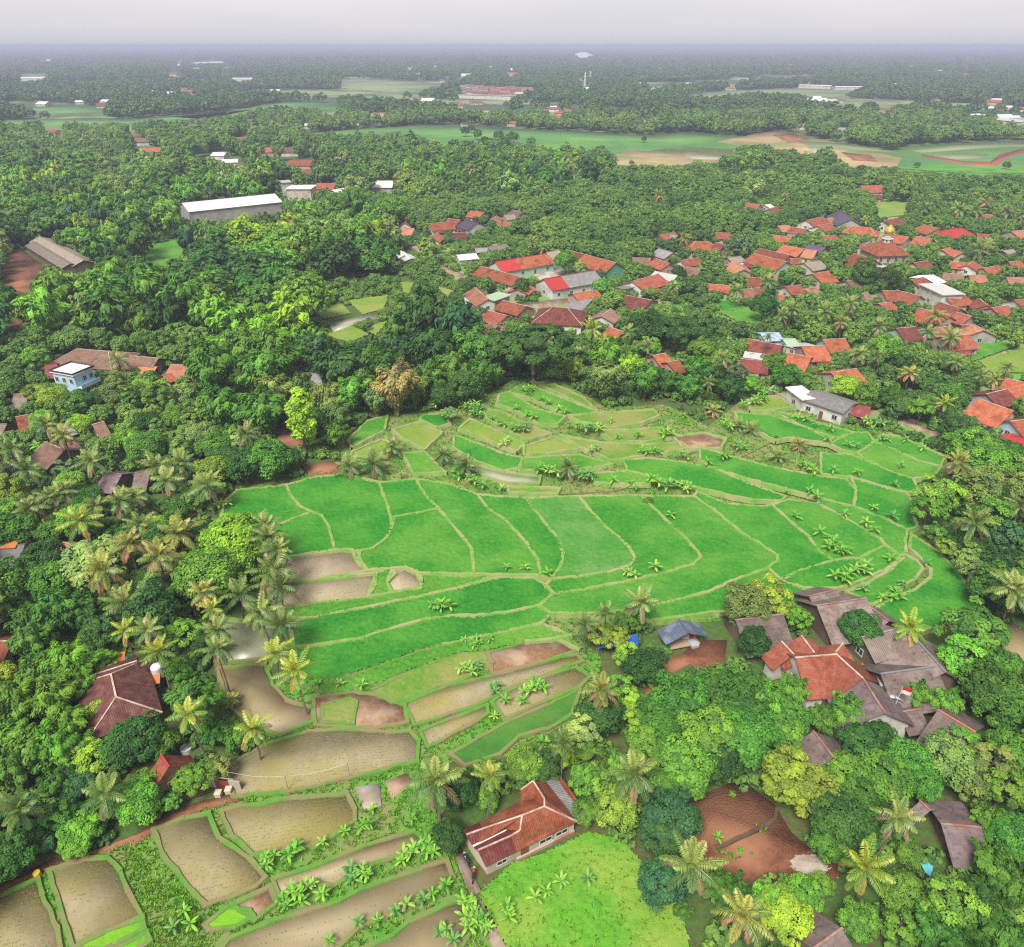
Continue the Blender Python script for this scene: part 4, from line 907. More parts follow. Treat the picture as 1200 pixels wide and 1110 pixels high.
def gable(par, A, B, w_, hw, rise, typ, rk, wk, z0=0.0, nwin=2, det=True, cap=None, over=.55, split=None, wall=True, annex=False, roofhull=False):
    if rk in 'th' and wk == 'd': hw *= .78; over = .8; nwin = 0
    """ridge from A to B (world xy). typ g gable, h hip, f flat, s shed"""
    A = np.array((A[0], A[1])); B = np.array((B[0], B[1])); L = np.linalg.norm(B - A); u = (B - A) / L; v = np.array((-u[1], u[0])); hz = hw + rise
    p3 = lambda s_, t, z: np.array((*(A + u * s_ + v * t), z0 + z))
    ro = MB(); hv = w_ / 2 + over; ez = hw - over * rise / (w_ / 2) if typ != 'f' else hw
    ext = 0.0
    if typ == 'g':
        cuts = [0, L] if split is None else [0, L * split[0], L]
        mats = [RM[rk]] if split is None else [RM[rk], RM[split[1]]]
        for ci in range(len(cuts) - 1):
            for sg in (-1, 1): slab(ro, [p3(cuts[ci], 0, hz), p3(cuts[ci + 1], 0, hz), p3(cuts[ci + 1], sg * hv, ez), p3(cuts[ci], sg * hv, ez)], ci, .12, (*u, 0))
        e0, e1 = over * .8, L - over * .8; x0, x1 = 0, L
    elif typ == 'h':
        k = w_ * .42; mats = [RM[rk]]
        for sg in (-1, 1): slab(ro, [p3(0, 0, hz), p3(L, 0, hz), p3(L + k, sg * hv, ez), p3(-k, sg * hv, ez)], 0, .12, (*u, 0))
        slab(ro, [p3(0, 0, hz), p3(-k, hv, ez), p3(-k, -hv, ez)], 0, .12, (*v, 0)); slab(ro, [p3(L, 0, hz), p3(L + k, -hv, ez), p3(L + k, hv, ez)], 0, .12, (*v, 0))
        e0, e1 = -k + over, L + k - over; x0, x1 = -k, L + k
    elif typ == 's':
        mats = [RM[rk]]; slab(ro, [p3(0, -hv, hz), p3(L, -hv, hz), p3(L, hv, ez), p3(0, hv, ez)], 0, .12, (*u, 0)); e0, e1 = over * .6, L - over * .6; x0, x1 = 0, L
    else:
        mats = [RM[rk]]; slab(ro, [p3(0, -hv, hw), p3(L, -hv, hw), p3(L, hv, hw), p3(0, hv, hw)], 0, .25, (*u, 0)); e0, e1 = over, L - over; x0, x1 = 0, L
    r = ro.build('roof', mats, par)
    if typ in 'gh' and det:
        c = MB(); cw = .24
        bar(c, p3(-.05 if typ == 'g' else 0, 0, hz + .05), p3(L + (.05 if typ == 'g' else 0), 0, hz + .05), cw, .12)
        if typ == 'h':
            for s_, sx_, sg in ((0, x0, 1), (0, x0, -1), (L, x1, 1), (L, x1, -1)): bar(c, p3(s_, 0, hz + .04), p3(sx_, sg * hv, ez + .05), .20, .10)
        c.build('ridge_cap', cap or (capm if rk in 'oryibq' else RM[rk] if rk in 'gwpumRkes' else capr), r)
    hull = [p3(x0, sg * hv, ez) for sg in (-1, 1)] + [p3(x1, sg * hv, ez) for sg in (-1, 1)] + [p3(0, 0, hz if typ != 'f' else hw), p3(L, 0, hz if typ != 'f' else hw)]
    if wall:
        wb = MB(); hb_ = w_ / 2; top = hw - .14; gz_ = hz - .16
        q = [p3(e0, -hb_, -.3), p3(e1, -hb_, -.3), p3(e1, hb_, -.3), p3(e0, hb_, -.3)]; tp = [p3(e0, -hb_, top), p3(e1, -hb_, top), p3(e1, hb_, top), p3(e0, hb_, top)]
        if typ == 's': tp[0] = p3(e0, -hb_, gz_); tp[1] = p3(e1, -hb_, gz_)
        for i in range(4): wb.face([q[i], q[(i + 1) % 4], tp[(i + 1) % 4], tp[i]])
        if typ == 'g': wb.face([tp[1], tp[2], p3(e1, 0, gz_)]); wb.face([tp[3], tp[0], p3(e0, 0, gz_)])
        else: wb.face(tp)
        wb.build('wall', WM[wk], par)
        dep = PX(*p3(L / 2, 0, 0))[2]; big = FP / dep
        if big > 1.7 and nwin:
            cam_side = -1 if (v @ (A * -1)) < 0 else 1     # the long side facing the camera
            for sg in ((cam_side,) if big < 3.2 else (-1, 1)):
                n = (v * sg); nw = max(1, min(nwin + 2, int((e1 - e0) / 3.0)))
                for i in range(nw):
                    s_ = e0 + (e1 - e0) * (i + .5) / nw; kd = 'door' if (i == nw // 2 and sg == cam_side) else 'window'
                    zc = 1.0 if kd == 'door' else min(1.55, hw * .55); hh = 2.0 if kd == 'door' else min(1.2, hw * .42)
                    opening(par, kd, p3(s_, sg * hb_, zc), n, .95 if kd == 'door' else 1.25, hh, big > 3)
            es = -1 if (u @ (A * -1)) > 0 else 1
            opening(par, 'window', p3(e1 if (u @ (-(A + B) / 2)) > 0 else e0, 0, min(1.6, hw * .55)), u if (u @ (-(A + B) / 2)) > 0 else -u, 1.3, min(1.2, hw * .42))
        if not roofhull: hull += [p3(e0, -hb_, 0), p3(e1, -hb_, 0), p3(e1, hb_, 0), p3(e0, hb_, 0)]
    HOUSE_HULLS.append(hull_of(hull))
    for t in np.arange(max(e0, 0), e1, 3.0): claim(*(p3(t, 0, 0)[:2]), w_ * .33)
    if annex and typ in 'gh' and L > 5:
        an = MB(); sg = -1 if (v @ (A * -1)) < 0 else 1; sg = sg if rng.random() < .7 else -sg; dw = rng.uniform(1.8, 3.2); s0 = L * rng.uniform(0, .35); s1_ = s0 + L * rng.uniform(.4, .62); y0 = sg * (w_ / 2 + .12); y1 = sg * (w_ / 2 + dw); k2 = 'gmsiwbr'[int(rng.integers(7))]
        slab(an, [p3(s0, y0, ez - .12), p3(s1_, y0, ez - .12), p3(s1_, y1, ez - .75), p3(s0, y1, ez - .75)], 0, .08, (*u, 0)); an.build('lean_to_roof', RM[k2], par)
        pb = MB()
        for s_ in (s0 + .3, s1_ - .3): q0 = p3(s_, y1 - sg * .2, 0); pb.box((q0[0], q0[1], (ez - .95) / 2 - .1), (.14, .14, ez - .75), 0)
        pb.build('porch_posts', WM['d'], par)
    return r
def house(name, x1, y1, x2, y2, w_, hw, rise, typ, rk, wk, label=None, cat='house', det=None, group=None, par=None, **kw):
    hz0 = hw * .78 if rk in 'th' and wk == 'd' else hw
    A = P(x1, y1, hz0 + (rise if typ in 'ghs' else 0)); B = P(x2, y2, hz0 + (rise if typ in 'ghs' else 0)); mid = (A + B) / 2
    t = par or empty(name, (mid[0], mid[1], 0))
    if par is None:
        if label: tag(t, label, cat, group)
        else: tag(t, None, cat, group or 'village houses among the trees'); auto(t, RW[rk], 'house' if name == 'house' else name.replace('_', ' '), (x1 + x2) / 2, (y1 + y2) / 2)
    o = t.location
    gable(t, (A[0] - o[0], A[1] - o[1]), (B[0] - o[0], B[1] - o[1]), w_, hw, rise, typ, rk, wk, det=True if det is None else det, **kw) if False else None
    n0 = len(HOUSE_HULLS)
    gable(t, A, B, w_, hw, rise, typ, rk, wk, det=True if det is None else det, **kw)
    for ch in list(t.children):
        if not ch.get('_moved'): ch.location = (-o[0], -o[1], 0); ch['_moved'] = 1
    return t

# village houses: ridge ends in the photo, width, wall height, rise, type, roof, wall
HOUSES = '''
52,428 67,426 9 3 2.2 g m k
90,409 127,412 12 3 2.6 h b k
152,417 186,420 8 2.8 2.0 g b d
200,427 232,429 8 2.8 2 g y c
190,440 200,437 5 2.5 1.2 g i c
16,462 34,461 7 3 2 g t d
18,489 33,486 6.5 3 2 g i k
-8,497 8,497 7 3 2 g t d
52,518 76,527 8.5 3 2.4 g b d
78,521 88,517 6 2.8 1.6 g b d
108,498 122,494 6.5 3 2.4 g b d
66,500 82,495 6 3 1.6 g g d
122,554 143,556 7 3 1.8 g h d
158,554 176,553 7 3 1.8 g h d
355,437 381,438 7 3 1.4 g g c
371,215 393,215 11 4 2.5 g i c
388,223 404,220 10 3.5 1.5 g w w
393,203 409,202 10 4 2.5 g b k
350,199 364,198 9 4 2 g i c
472,267 486,268 9 3.2 2.4 g y w
448,272 462,271 6 3 1 g w w
503,262 531,260 10 3.4 2.4 g o w
525,256 540,258 9 3.6 2.4 g i c
546,257 560,261 12 3.6 2.8 g p w
551,247 567,249 9 3.4 2.2 g o c
590,252 602,251 8 3.2 1.8 g s k
600,246 613,249 9 3.4 2.2 g b c
535,299 558,297 7 3 1.2 g w w
556,291 571,290 6.5 2.4 1 g g d
571,290 593,286 6 2.4 1 g s d
463,291 474,299 5 2.8 1.0 g w w
475,297 482,303 5 2.6 .8 g w g
564,312 612,325 10 3.4 2.2 g o w
556,337 572,351 8 3.2 2 g y w
589,352 617,359 9 3.2 2 g o k
572,364 594,370 9 3 2 g i k
632,377 648,372 7 2.8 1.6 g y c
671,344 700,340 8 3 1.6 g o k
671,362 684,349 6 2.6 .8 s g g
741,330 772,321 11 3.2 2.4 g i w
767,318 794,323 7 3 1.4 g w w
725,336 738,334 6 2.8 1 s g g
733,346 764,352 12 3 2 g r k
768,303 785,309 8 3 2 g i k
772,291 789,296 9 3 2 g g c
772,276 790,272 9 3 2 g i k
784,274 795,276 8 3 1.8 g s k
815,283 830,283 11 3.4 2.6 h o k
838,284 851,287 10 3.4 2.4 g r k
820,287 833,289 6 2.6 .8 s g g
852,302 868,300 8 3 1.4 g s k
765,417 780,414 8 3 2 g o k
782,425 795,422 8 3 1.8 g o k
714,383 731,389 6 2.6 1.6 g o k
876,238 891,240 9 3.2 2.4 g i w
901,245 910,242 8 3.2 2.2 g r k
896,240 904,239 7 3.4 1 g w w
945,258 965,254 10 3.4 2.4 g o w
958,265 973,262 9 3.2 2 g i w
968,256 976,255 8 3.2 2 g y c
911,265 925,264 8 3.2 1.8 g y k
927,266 946,269 8 3.2 1.8 g i w
985,246 998,257 12 4 3.4 g p g
917,287 943,292 10 3.4 2.4 g o c
943,292 958,294 11 3.4 2.2 g y v
948,286 968,290 9 4.2 2.2 g p k
883,297 922,307 11 3.4 2.6 g o m
890,291 926,299 7 3.6 2.2 g i k
860,306 872,316 9 3 2 g y k
875,325 893,326 9 3 2.2 g i k
942,308 961,305 10 3.6 2 g s w
952,321 971,318 11 3.2 2.4 g o c
920,336 938,334 8 3 1.8 g i w
911,345 921,347 5 2.5 1 g o w
944,340 954,336 6 2.8 1.2 g y c
926,303 940,304 6 3 1.4 g o v
1000,297 1024,304 13 3.4 3.4 g i k
1000,265 1020,267 10 3.4 2.6 h o k
1035,259 1053,255 9 4 2 g r w
1038,273 1066,278 10 3.4 2.4 g o c
1073,277 1093,280 12 3.4 2.4 g o c
1082,263 1100,268 11 3.4 2.4 g o k
1115,268 1127,267 11 3.6 3 h R w
1008,218 1033,217 13 3.4 3 g i w
1026,228 1036,229 7 3 1.4 g r k
1185,271 1206,269 11 3.4 2.4 g y c
1182,307 1197,306 8 3 2 g i k
1175,294 1187,292 8 3 1.4 g s d
1104,293 1114,290 8 3 1.8 g o w
1119,293 1129,296 8 3 1.8 g o c
1150,252 1163,251 8 3 1.6 g i k
1067,328 1082,325 10 3.4 2.4 g i w
1083,325 1094,322 10 4 1.4 g w w
1050,340 1079,347 10 3.4 2.4 g i w
1034,341 1050,341 9 3.2 1.8 g o c
1030,356 1045,354 7 2.8 1.2 g o k
1076,361 1096,365 12 3.2 2.6 g i c
1107,348 1131,345 9 3.2 2 g o w
1101,354 1127,362 9 3.2 2.4 g i k
1096,364 1114,371 8 3.2 2.2 g i k
1121,366 1139,371 9 3.2 2 g i k
1050,385 1073,383 10 3.4 2.6 g r m
1102,395 1136,392 10 3.2 2.4 g i c
1126,381 1143,381 8 3.2 2 g r w
1141,380 1153,387 10 3.6 2.2 g y g
1162,361 1181,358 9 3.2 2 g i k
1189,352 1206,350 9 3.2 2 g i w
1148,350 1157,358 7 3 1.6 g i k
884,399 917,405 10 3 2.2 g r k
876,397 889,399 8 3 1.8 g o k
891,391 913,390 7 3 1 g u l
917,398 932,397 6 2.8 .8 g e w
928,406 951,402 4.5 3 .6 s w w
939,406 967,405 11 3.2 2.4 g o k
924,414 951,419 11 3 2.2 g o c
964,398 991,397 10 3.4 2.2 g o l
974,437 1004,432 10 3.2 2.2 g o g
1001,473 1021,477 7 2.6 1.4 g m b
1146,467 1188,482 10.5 3.4 3 g o w
1156,462 1180,456 8 3.2 2 g r g
1178,443 1207,450 10 3.4 2.4 g o w
1184,494 1207,491 9 3.2 2 g o l
1184,514 1207,512 7 2.6 1 s R l
84,638 70,635 4 2.6 1.4 g o k
-14,751 14,752 6 3 1.6 g i w
'''
for ln_ in HOUSES.strip().split('\n'):
    a, b_, w_, hw, ri, ty, rk, wk = ln_.split(); x1, y1 = map(float, a.split(',')); x2, y2 = map(float, b_.split(','))
    house('house', x1, y1, x2, y2, float(w_), float(hw) * (.82 if y1 > 225 and y1 < 560 else 1), float(ri) * .92, ty, rk, wk, roofhull=True, annex=(y1 > 235 and float(w_) > 7.5 and rng.random() < .7))
# notable buildings
house('warehouse', 213, 238, 322, 227, 22, 6, 2.6, 'g', 'w', 'g', 'long white roofed grey warehouse standing alone in the woods', 'warehouse', nwin=0)
house('warehouse', 434, 212, 462, 212, 20, 5, 2.2, 'g', 'w', 'g', 'white roofed square hall half sunk in the woods', 'warehouse', nwin=0)
house('flat_roofed_building', 338, 219, 368, 219, 14, 7, 0, 'f', 'w', 'c', 'pale flat roofed block beside the long white warehouse', 'building')
house('flat_roofed_building', 328, 213, 341, 212, 9, 8, 0, 'f', 'w', 'w', 'little white flat roofed cube behind the pale block', 'building')
house('flat_roofed_building', 1090, 339, 1117, 338, 13, 5.5, 0, 'f', 'w', 'w', 'white flat roofed box house in the middle of the village', 'building')
house('flat_roofed_building', 930, 461, 950, 459, 7, 4, 0, 'f', 'w', 'w', 'white flat roofed block joined to the grey roofed shed', 'building')
house('flat_roofed_building', 574, 345, 590, 349, 8, 4, 0, 'f', 'e', 'g', 'house with mossy green flat roof beside the school lane', 'house')
house('shed', 950, 458, 1000, 474, 8, 3.6, .9, 'g', 'g', 'w', 'long grey sheet roofed shed with white wall above the paddies', 'shed')
house('long_shed', 46, 277, 98, 305, 8.5, 3, 1.6, 'g', 's', 'd', 'long dull brown shed behind the red soil clearing', 'shed', nwin=0)
house('long_shed', 38, 283, 82, 309, 6, 2.8, 1.2, 'g', 's', 'd', 'lower brown shed lying along the front of the long shed', 'shed', nwin=0)
house('school_building', 580, 307, 641, 297, 11, 3.4, 2.6, 'g', 'R', 'm', 'orange roofed school wing with bright red end behind the courtyard', 'school', split=(.36, 'o'))
house('school_building', 640, 296, 655, 293, 9, 3.4, 2.2, 'g', 's', 'm', 'short brown roofed school link beside the courtyard tree', 'school')
house('school_building', 666, 293, 722, 308, 11, 3.4, 2.8, 'g', 'r', 'n', 'long school wing with maroon and orange roof along the courtyard end', 'school', split=(.36, 'o'))
house('school_building', 637, 327, 697, 317, 11, 3.8, 2.6, 'g', 'R', 'w', 'white school wing with red and grey roof facing the lane', 'school', split=(.33, 'g'))
house('house', 648, 360, 665, 361, 14, 3.6, 3.0, 'h', 'r', 'w', 'maroon hipped house with white side wall beside the school lane')
house('farmhouse', 130, 790, 136, 817, 8.2, 2.8, 2.2, 'h', 'q', 'b', 'dark maroon hipped farmhouse by the left hand bamboo')
house('farm_shed', 110, 791, 160, 775, 4.2, 2.6, 1.0, 'g', 'q', 'b', 'low maroon tiled lean-to at the back of the maroon farmhouse', 'shed')
house('red_hut', 189, 885, 198, 899, 5, 2.6, 2.2, 'g', 'i', 'b', 'small red ridged hut under trees beside the earth track', 'hut', cap=plain('red_paint', (.45, .03, .04)))
house('grey_roofed_house', -14, 642, 29, 638, 8, 3, 1.4, 'g', 'g', 'k', 'grey sheet roofed house at the edge of the coconut grove')
house('paddy_house', 862, 727, 918, 720, 8.5, 2.8, 2.4, 'g', 't', 'd', 'long thatched hall with red ridge beside the red soil yard', 'hall')
house('thatched_hall', 957, 710, 1016, 701, 9.5, 3, 2.8, 'g', 't', 'd', 'big thatched hall with red ridge facing the compound garden', 'hall')
house('thatched_hall', 948, 699, 981, 691, 6, 3.0, 1.8, 'g', 't', 'd', 'smaller thatched hall behind the big red ridged hall', 'hall')
house('thatched_hall', 1016, 709, 1042, 728, 5, 2.6, 1.4, 'g', 't', 'd', 'narrow thatched shelter along the paddy edge', 'shelter')
house('thatched_hall', 1010, 747, 1052, 737, 6, 2.8, 1.6, 'g', 's', 'd', 'reddish brown lean-to roof beside the yellow palm', 'shelter')
t_ = house('thatched_hall', 1067, 742, 1108, 788, 10, 3, 3.0, 'g', 't', 'd', 'large L-shaped thatched hall with grey ridges', 'hall', cap=plain('ridge_grey', (.22, .22, .25)))
house('', 1032, 790, 1098, 781, 8, 3, 2.7, 'g', 't', 'd', par=t_, cap=plain('ridge_grey', (.22, .22, .25)), nwin=0)
t_ = house('villa', 932, 771, 981, 767, 9, 3.2, 2.6, 'g', 'i', 'w', 'terracotta villa with crossing roofs and a thatched end', 'villa')
for a in ((954, 765, 939, 745, 7, 3.1, 2.4, 'g', 'i', 'w'), (980, 767, 1011, 795, 8, 3.1, 2.5, 'g', 'i', 'w'), (1011, 795, 1037, 836, 8.5, 3, 2.4, 'g', 'h', 'w'), (930, 767, 916, 752, 5, 3, 1.8, 'g', 'i', 'w'), (979, 765, 988, 754, 5, 3, 2.2, 'g', 'i', 'w')):
    house('', *a, par=t_, nwin=0)
house('thatched_hut', 1053, 835, 1079, 831, 4, 2.4, 1.0, 'g', 't', 'd', 'little thatched shelter below the flagpole', 'hut', nwin=0)
house('thatched_hall', 1099, 832, 1143, 858, 9, 2.8, 2.4, 'g', 't', 'd', 'thatched hall with orange ridge in the trees past the flagpole', 'hall', cap=plain('ridge_orange', (.5, .17, .09)))
house('thatched_hall', 953, 857, 977, 888, 6.5, 2.8, 2.2, 'g', 't', 'd', 'thatched roof with red ridge sunk between round trees', 'hall')
house('thatched_hall', 953, 1112, 987, 1088, 8, 2.8, 2.2, 'g', 't', 'd', 'thatched roof with red ridge below the leaning palm', 'hall')
house('thatched_hall', 1103, 966, 1150, 970, 7, 2.4, 1.1, 'g', 'h', 'd', 'purplish thatched house with turquoise awning in the trees', 'hall')
house('thatched_hut', 1078, 939, 1090, 950, 5, 2.4, 1.4, 'g', 'h', 'd', 'tiny ragged thatched shed beside the brown clearing', 'hut', nwin=0)
house('field_hut', 796, 726, 807, 742, 6, 2.2, 1.3, 'g', 'k', 'd', 'open hut with slate striped roof at the paddy edge', 'hut', wall=False)

# ------------------------------------------------------------------ the farmhouse at the meadow: crossing roofs given corner by corner
def corner_house():
    z = dict(a=(720, 370, 4.7), b=(545, 440, 4.6), c=(110, 590, 4.2), d=(75, 550, 3.0), e=(530, 322, 2.9), f=(720, 310, 4.75), g=(630, 170, 4.4), h=(535, 240, 2.9), q=(735, 175, 2.9), p=(975, 488, 2.5), j=(420, 550, 3.25), k=(160, 680, 3.15), l=(530, 555, 4.15), m=(200, 712, 4.0), n=(262, 838, 2.5), o=(500, 722, 2.45), r=(462, 598, 4.1), s=(215, 490, 2.95), t=(235, 545, 4.3),
             g1=(690, 150, 2.75), g2=(800, 130, 2.6), g3=(1050, 470, 2.2), g4=(1000, 492, 2.3), o1=(845, 128, 2.4), o2=(965, 300, 2.3), o3=(1040, 440, 2.1), v=(640, 310, 3.0))
    z = {k: (a, b_, h - .55) for k, (a, b_, h) in z.items()}
    W = {k: P(530 + a / 6.667, 890 + b_ / 6.667, h) for k, (a, b_, h) in z.items()}
    base = (W['a'] + W['m']) / 2; base[2] = 0; t = empty('farmhouse', tuple(base)); tag(t, 'orange tiled farmhouse with crossing roofs at the meadow edge', 'house')
    S = lambda s: [W[k] - base for k in s.split()]
    def rf(nm, faces, m, th=.12):
        mb = MB()
        for f in faces:
            q = S(f)
            if len(q) > 4 or True:
                slab(mb, q, 0, th)
        return mb.build(nm, m, t)
    main = rf('roof', ['s t b e', 'b a f v e', 'e v f g h', 'g q p a f', 'b l a', 'a l r o p', 'b j l', 't k j b'], RM['o'])
    rf('metal_roof', ['d c t s', 'c k t', 'k m l j', 'm n o r'], RM['m'])
    rf('sheet_roof', ['g1 g2 g3 g4 p q'], RM['g']); rf('side_roof', ['g2 o1 o2 o3 g3'], RM['o'])
    c = MB()
    for a, b_ in ('ab', 'bt', 'tc', 'af', 'fg', 'gh', 'ap', 'lr', 'rm', 'bl'): bar(c, S(a)[0] + (0, 0, .06), S(b_)[0] + (0, 0, .06), .19, .11)
    c.build('ridge_cap', capm, main); gtr = MB(); bar(gtr, S('k')[0] + (0, 0, .06), S('j')[0] + (0, 0, .06), .42, .1); gtr.build('gutter', plain('gutter_white', (.72, .70, .66)), t)
    wl = MB(); cen = S('a')[0] * .5 + S('m')[0] * .5
    ring = [S(k)[0] for k in ('d', 'k', 'n', 'o', 'p', 'q', 'g', 'h', 'e')]; cxy = np.mean(ring, 0)
    rr = [(cxy + (q - cxy) * .955) for q in ring]; hts = [q - .55 for q in (2.75, 2.9, 2.25, 2.2, 2.25, 2.6, 2.7, 2.6, 2.6)]
    for i in range(len(rr)):
        a, b_ = rr[i], rr[(i + 1) % len(rr)]; wl.face([(a[0], a[1], -.3), (b_[0], b_[1], -.3), (b_[0], b_[1], hts[(i + 1) % len(rr)]), (a[0], a[1], hts[i])])
    wl.build('wall', WM['c'], t)
    o_, p_ = rr[3], rr[4]; n_, = [rr[2]]; d = (p_ - o_)[:2]; L = np.linalg.norm(d); d /= L; nr = np.array((d[1], -d[0]))
    if nr @ (o_[:2] - cxy[:2]) < 0: nr = -nr
    pl = MB(); mid = (o_ + p_) / 2; pl.box((mid[0] + nr[0] * .12, mid[1] + nr[1] * .12, .2), (L,   .25, .7), math.atan2(d[1], d[0])); pl.build('plinth', WM['b'], t)
    for f, kd in ((.14, 'door'), (.5, 'window'), (.78, 'window')):
        c_ = o_[:2] + d * L * f; opening(t, kd, (c_[0], c_[1], 0.85 if kd == 'door' else 1.15), nr, 1.0 if kd == 'door' else 1.6, 1.5 if kd == 'door' else .75)
    d2 = (o_ - n_)[:2]; L2 = np.linalg.norm(d2); d2 /= L2; nr2 = np.array((d2[1], -d2[0])); nr2 = nr2 if nr2 @ (o_[:2] - cxy[:2]) > 0 else -nr2
    c_ = n_[:2] + d2 * L2 * .5; opening(t, 'window', (c_[0], c_[1], 1.1), nr2, 1.2, .75)
    HOUSE_HULLS.append(hull_of([W[k] for k in ('d', 'n', 'o', 'p', 'g3', 'o3', 'o2', 'o1', 'g2', 'g1', 'g', 'h')] + [W['p'] * (1, 1, 0), W['n'] * (1, 1, 0), W['o'] * (1, 1, 0)]))
    for k in 'abcfgmlp': claim(W[k][0], W[k][1], 2.5)
corner_house()

# more small roofs packed between the village houses
VPOLY = [poly('765,285 860,270 960,250 1060,255 1190,262 1215,300 1190,380 1130,400 1040,395 1010,345 900,345 800,330'), poly('870,385 1000,385 1010,440 960,450 880,430'), poly('690,310 800,290 800,345 700,375'), poly('1130,455 1200,440 1215,520 1150,505'), poly('450,258 620,240 625,258 560,275 460,285'), poly('570,330 720,320 715,375 580,378')]
_hm = blank()
for q in HOUSE_HULLS: paint(_hm, q, 1)
_hm |= OPEN; n_ = 0; r2 = np.random.default_rng(5)
for _t in range(4000):
    if n_ >= 30: break
    vp = VPOLY[(0, 0, 0, 0, 1, 2, 3, 4, 5)[int(r2.integers(9))]]; a = np.array(vp); x, y = r2.uniform(a[:, 0].min(), a[:, 0].max()), r2.uniform(a[:, 1].min(), a[:, 1].max())
    if not inpoly([x], [y], vp)[0]: continue
    k_ = ppm(y); w_ = r2.uniform(5.5, 8.5); L = r2.uniform(6, 9.5); an = r2.choice([-.28, -.1, .15, .45, 1.2]); dx = L * k_ * .5 * math.cos(an); dy = L * k_ * .5 * math.sin(an) * .32
    X, Y = np.meshgrid(np.linspace(x - abs(dx) * 1.15, x + abs(dx) * 1.15, 7), np.linspace(y - 2, y + w_ * k_ * .42, 6))
    if hit(_hm, X.ravel(), Y.ravel()).mean() > .10: continue
    rk = 'ooiiiryyoib'[int(r2.integers(11))]
    house('house', x - dx, y + dy, x + dx, y - dy, w_, r2.uniform(2.0, 2.5), r2.uniform(1.4, 1.9), 'g', rk, 'wckgcw'[int(r2.integers(6))], roofhull=True, annex=r2.random() < .4); paint(_hm, HOUSE_HULLS[-1], .5); n_ += 1
print('EXTRA', n_)
# ------------------------------------------------------------------ two storey white and blue house
def two_storey():
    A, B = P(72, 430, 7), P(97, 434.5, 7); u = (B - A)[:2]; L = np.linalg.norm(u); u /= L; v = np.array((-u[1], u[0])); mid = (A + B) / 2; D = 10.0
    q = [P(60, 435, 7), P(85, 439.5, 7), P(108, 430, 7), P(83, 424, 7)]; c = sum(q) / 4; c[2] = 0
    t = empty('two_storey_house', tuple(c)); tag(t, 'white and blue two storey house with a flat white roof', 'house')
    e1 = (q[1] - q[0])[:2]; e2 = (q[2] - q[1])[:2]; X, Y = np.linalg.norm(e1), np.linalg.norm(e2); rz = math.atan2(e1[1], e1[0])
    b = MB(); b.box((0, 0, 3.3), (X, Y, 6.7), rz); b.build('wall', WM['l'], t)
    r = MB(); r.box((0, 0, 6.75), (X + .8, Y + .8, .3), rz); rf = r.build('roof', mat('roof_white', (.8, .79, .76), (.72, .71, .67), s1=1.0), t)
    e1 /= X; e2 /= Y
    pp = MB()
    for d_, n, l_, w2 in ((e1, e2, X, Y), (e2, e1, Y, X)):
        for sg in (-1, 1):
            cc = n * sg * (w2 / 2 + .35); pp.box((cc[0], cc[1], 7.15), (l_ + (.8 if d_ is e1 else .7), .12, .5), math.atan2(d_[1], d_[0]))
    pp.build('parapet', plain('parapet_dark', (.10, .06, .07)), rf)
    for d_, n, l_, w2 in ((e1, -e2, X, Y), (e2, e1, Y, X)):
        for i in range(3):
            for z_ in (1.6, 4.9):
                cc = n * (w2 / 2) + d_ * l_ * ((i + .5) / 3 - .5); opening(t, 'window', (cc[0], cc[1], z_), n, 1.1, 1.3)
    bl = MB(); cc = e1 * (X / 2 + .9); bl.box((cc[0], cc[1], 3.3), (1.8, Y, .2), rz); bl.box((cc[0] + e1[0] * .85, cc[1] + e1[1] * .85, 3.85), (.1, Y, .9), rz); bl.build('balcony', WM['l'], t)
    HOUSE_HULLS.append(hull_of([tuple(p) for p in q] + [(p[0], p[1], 0.5) for p in q]))
    for p in q: claim(p[0], p[1], 3)
two_storey()
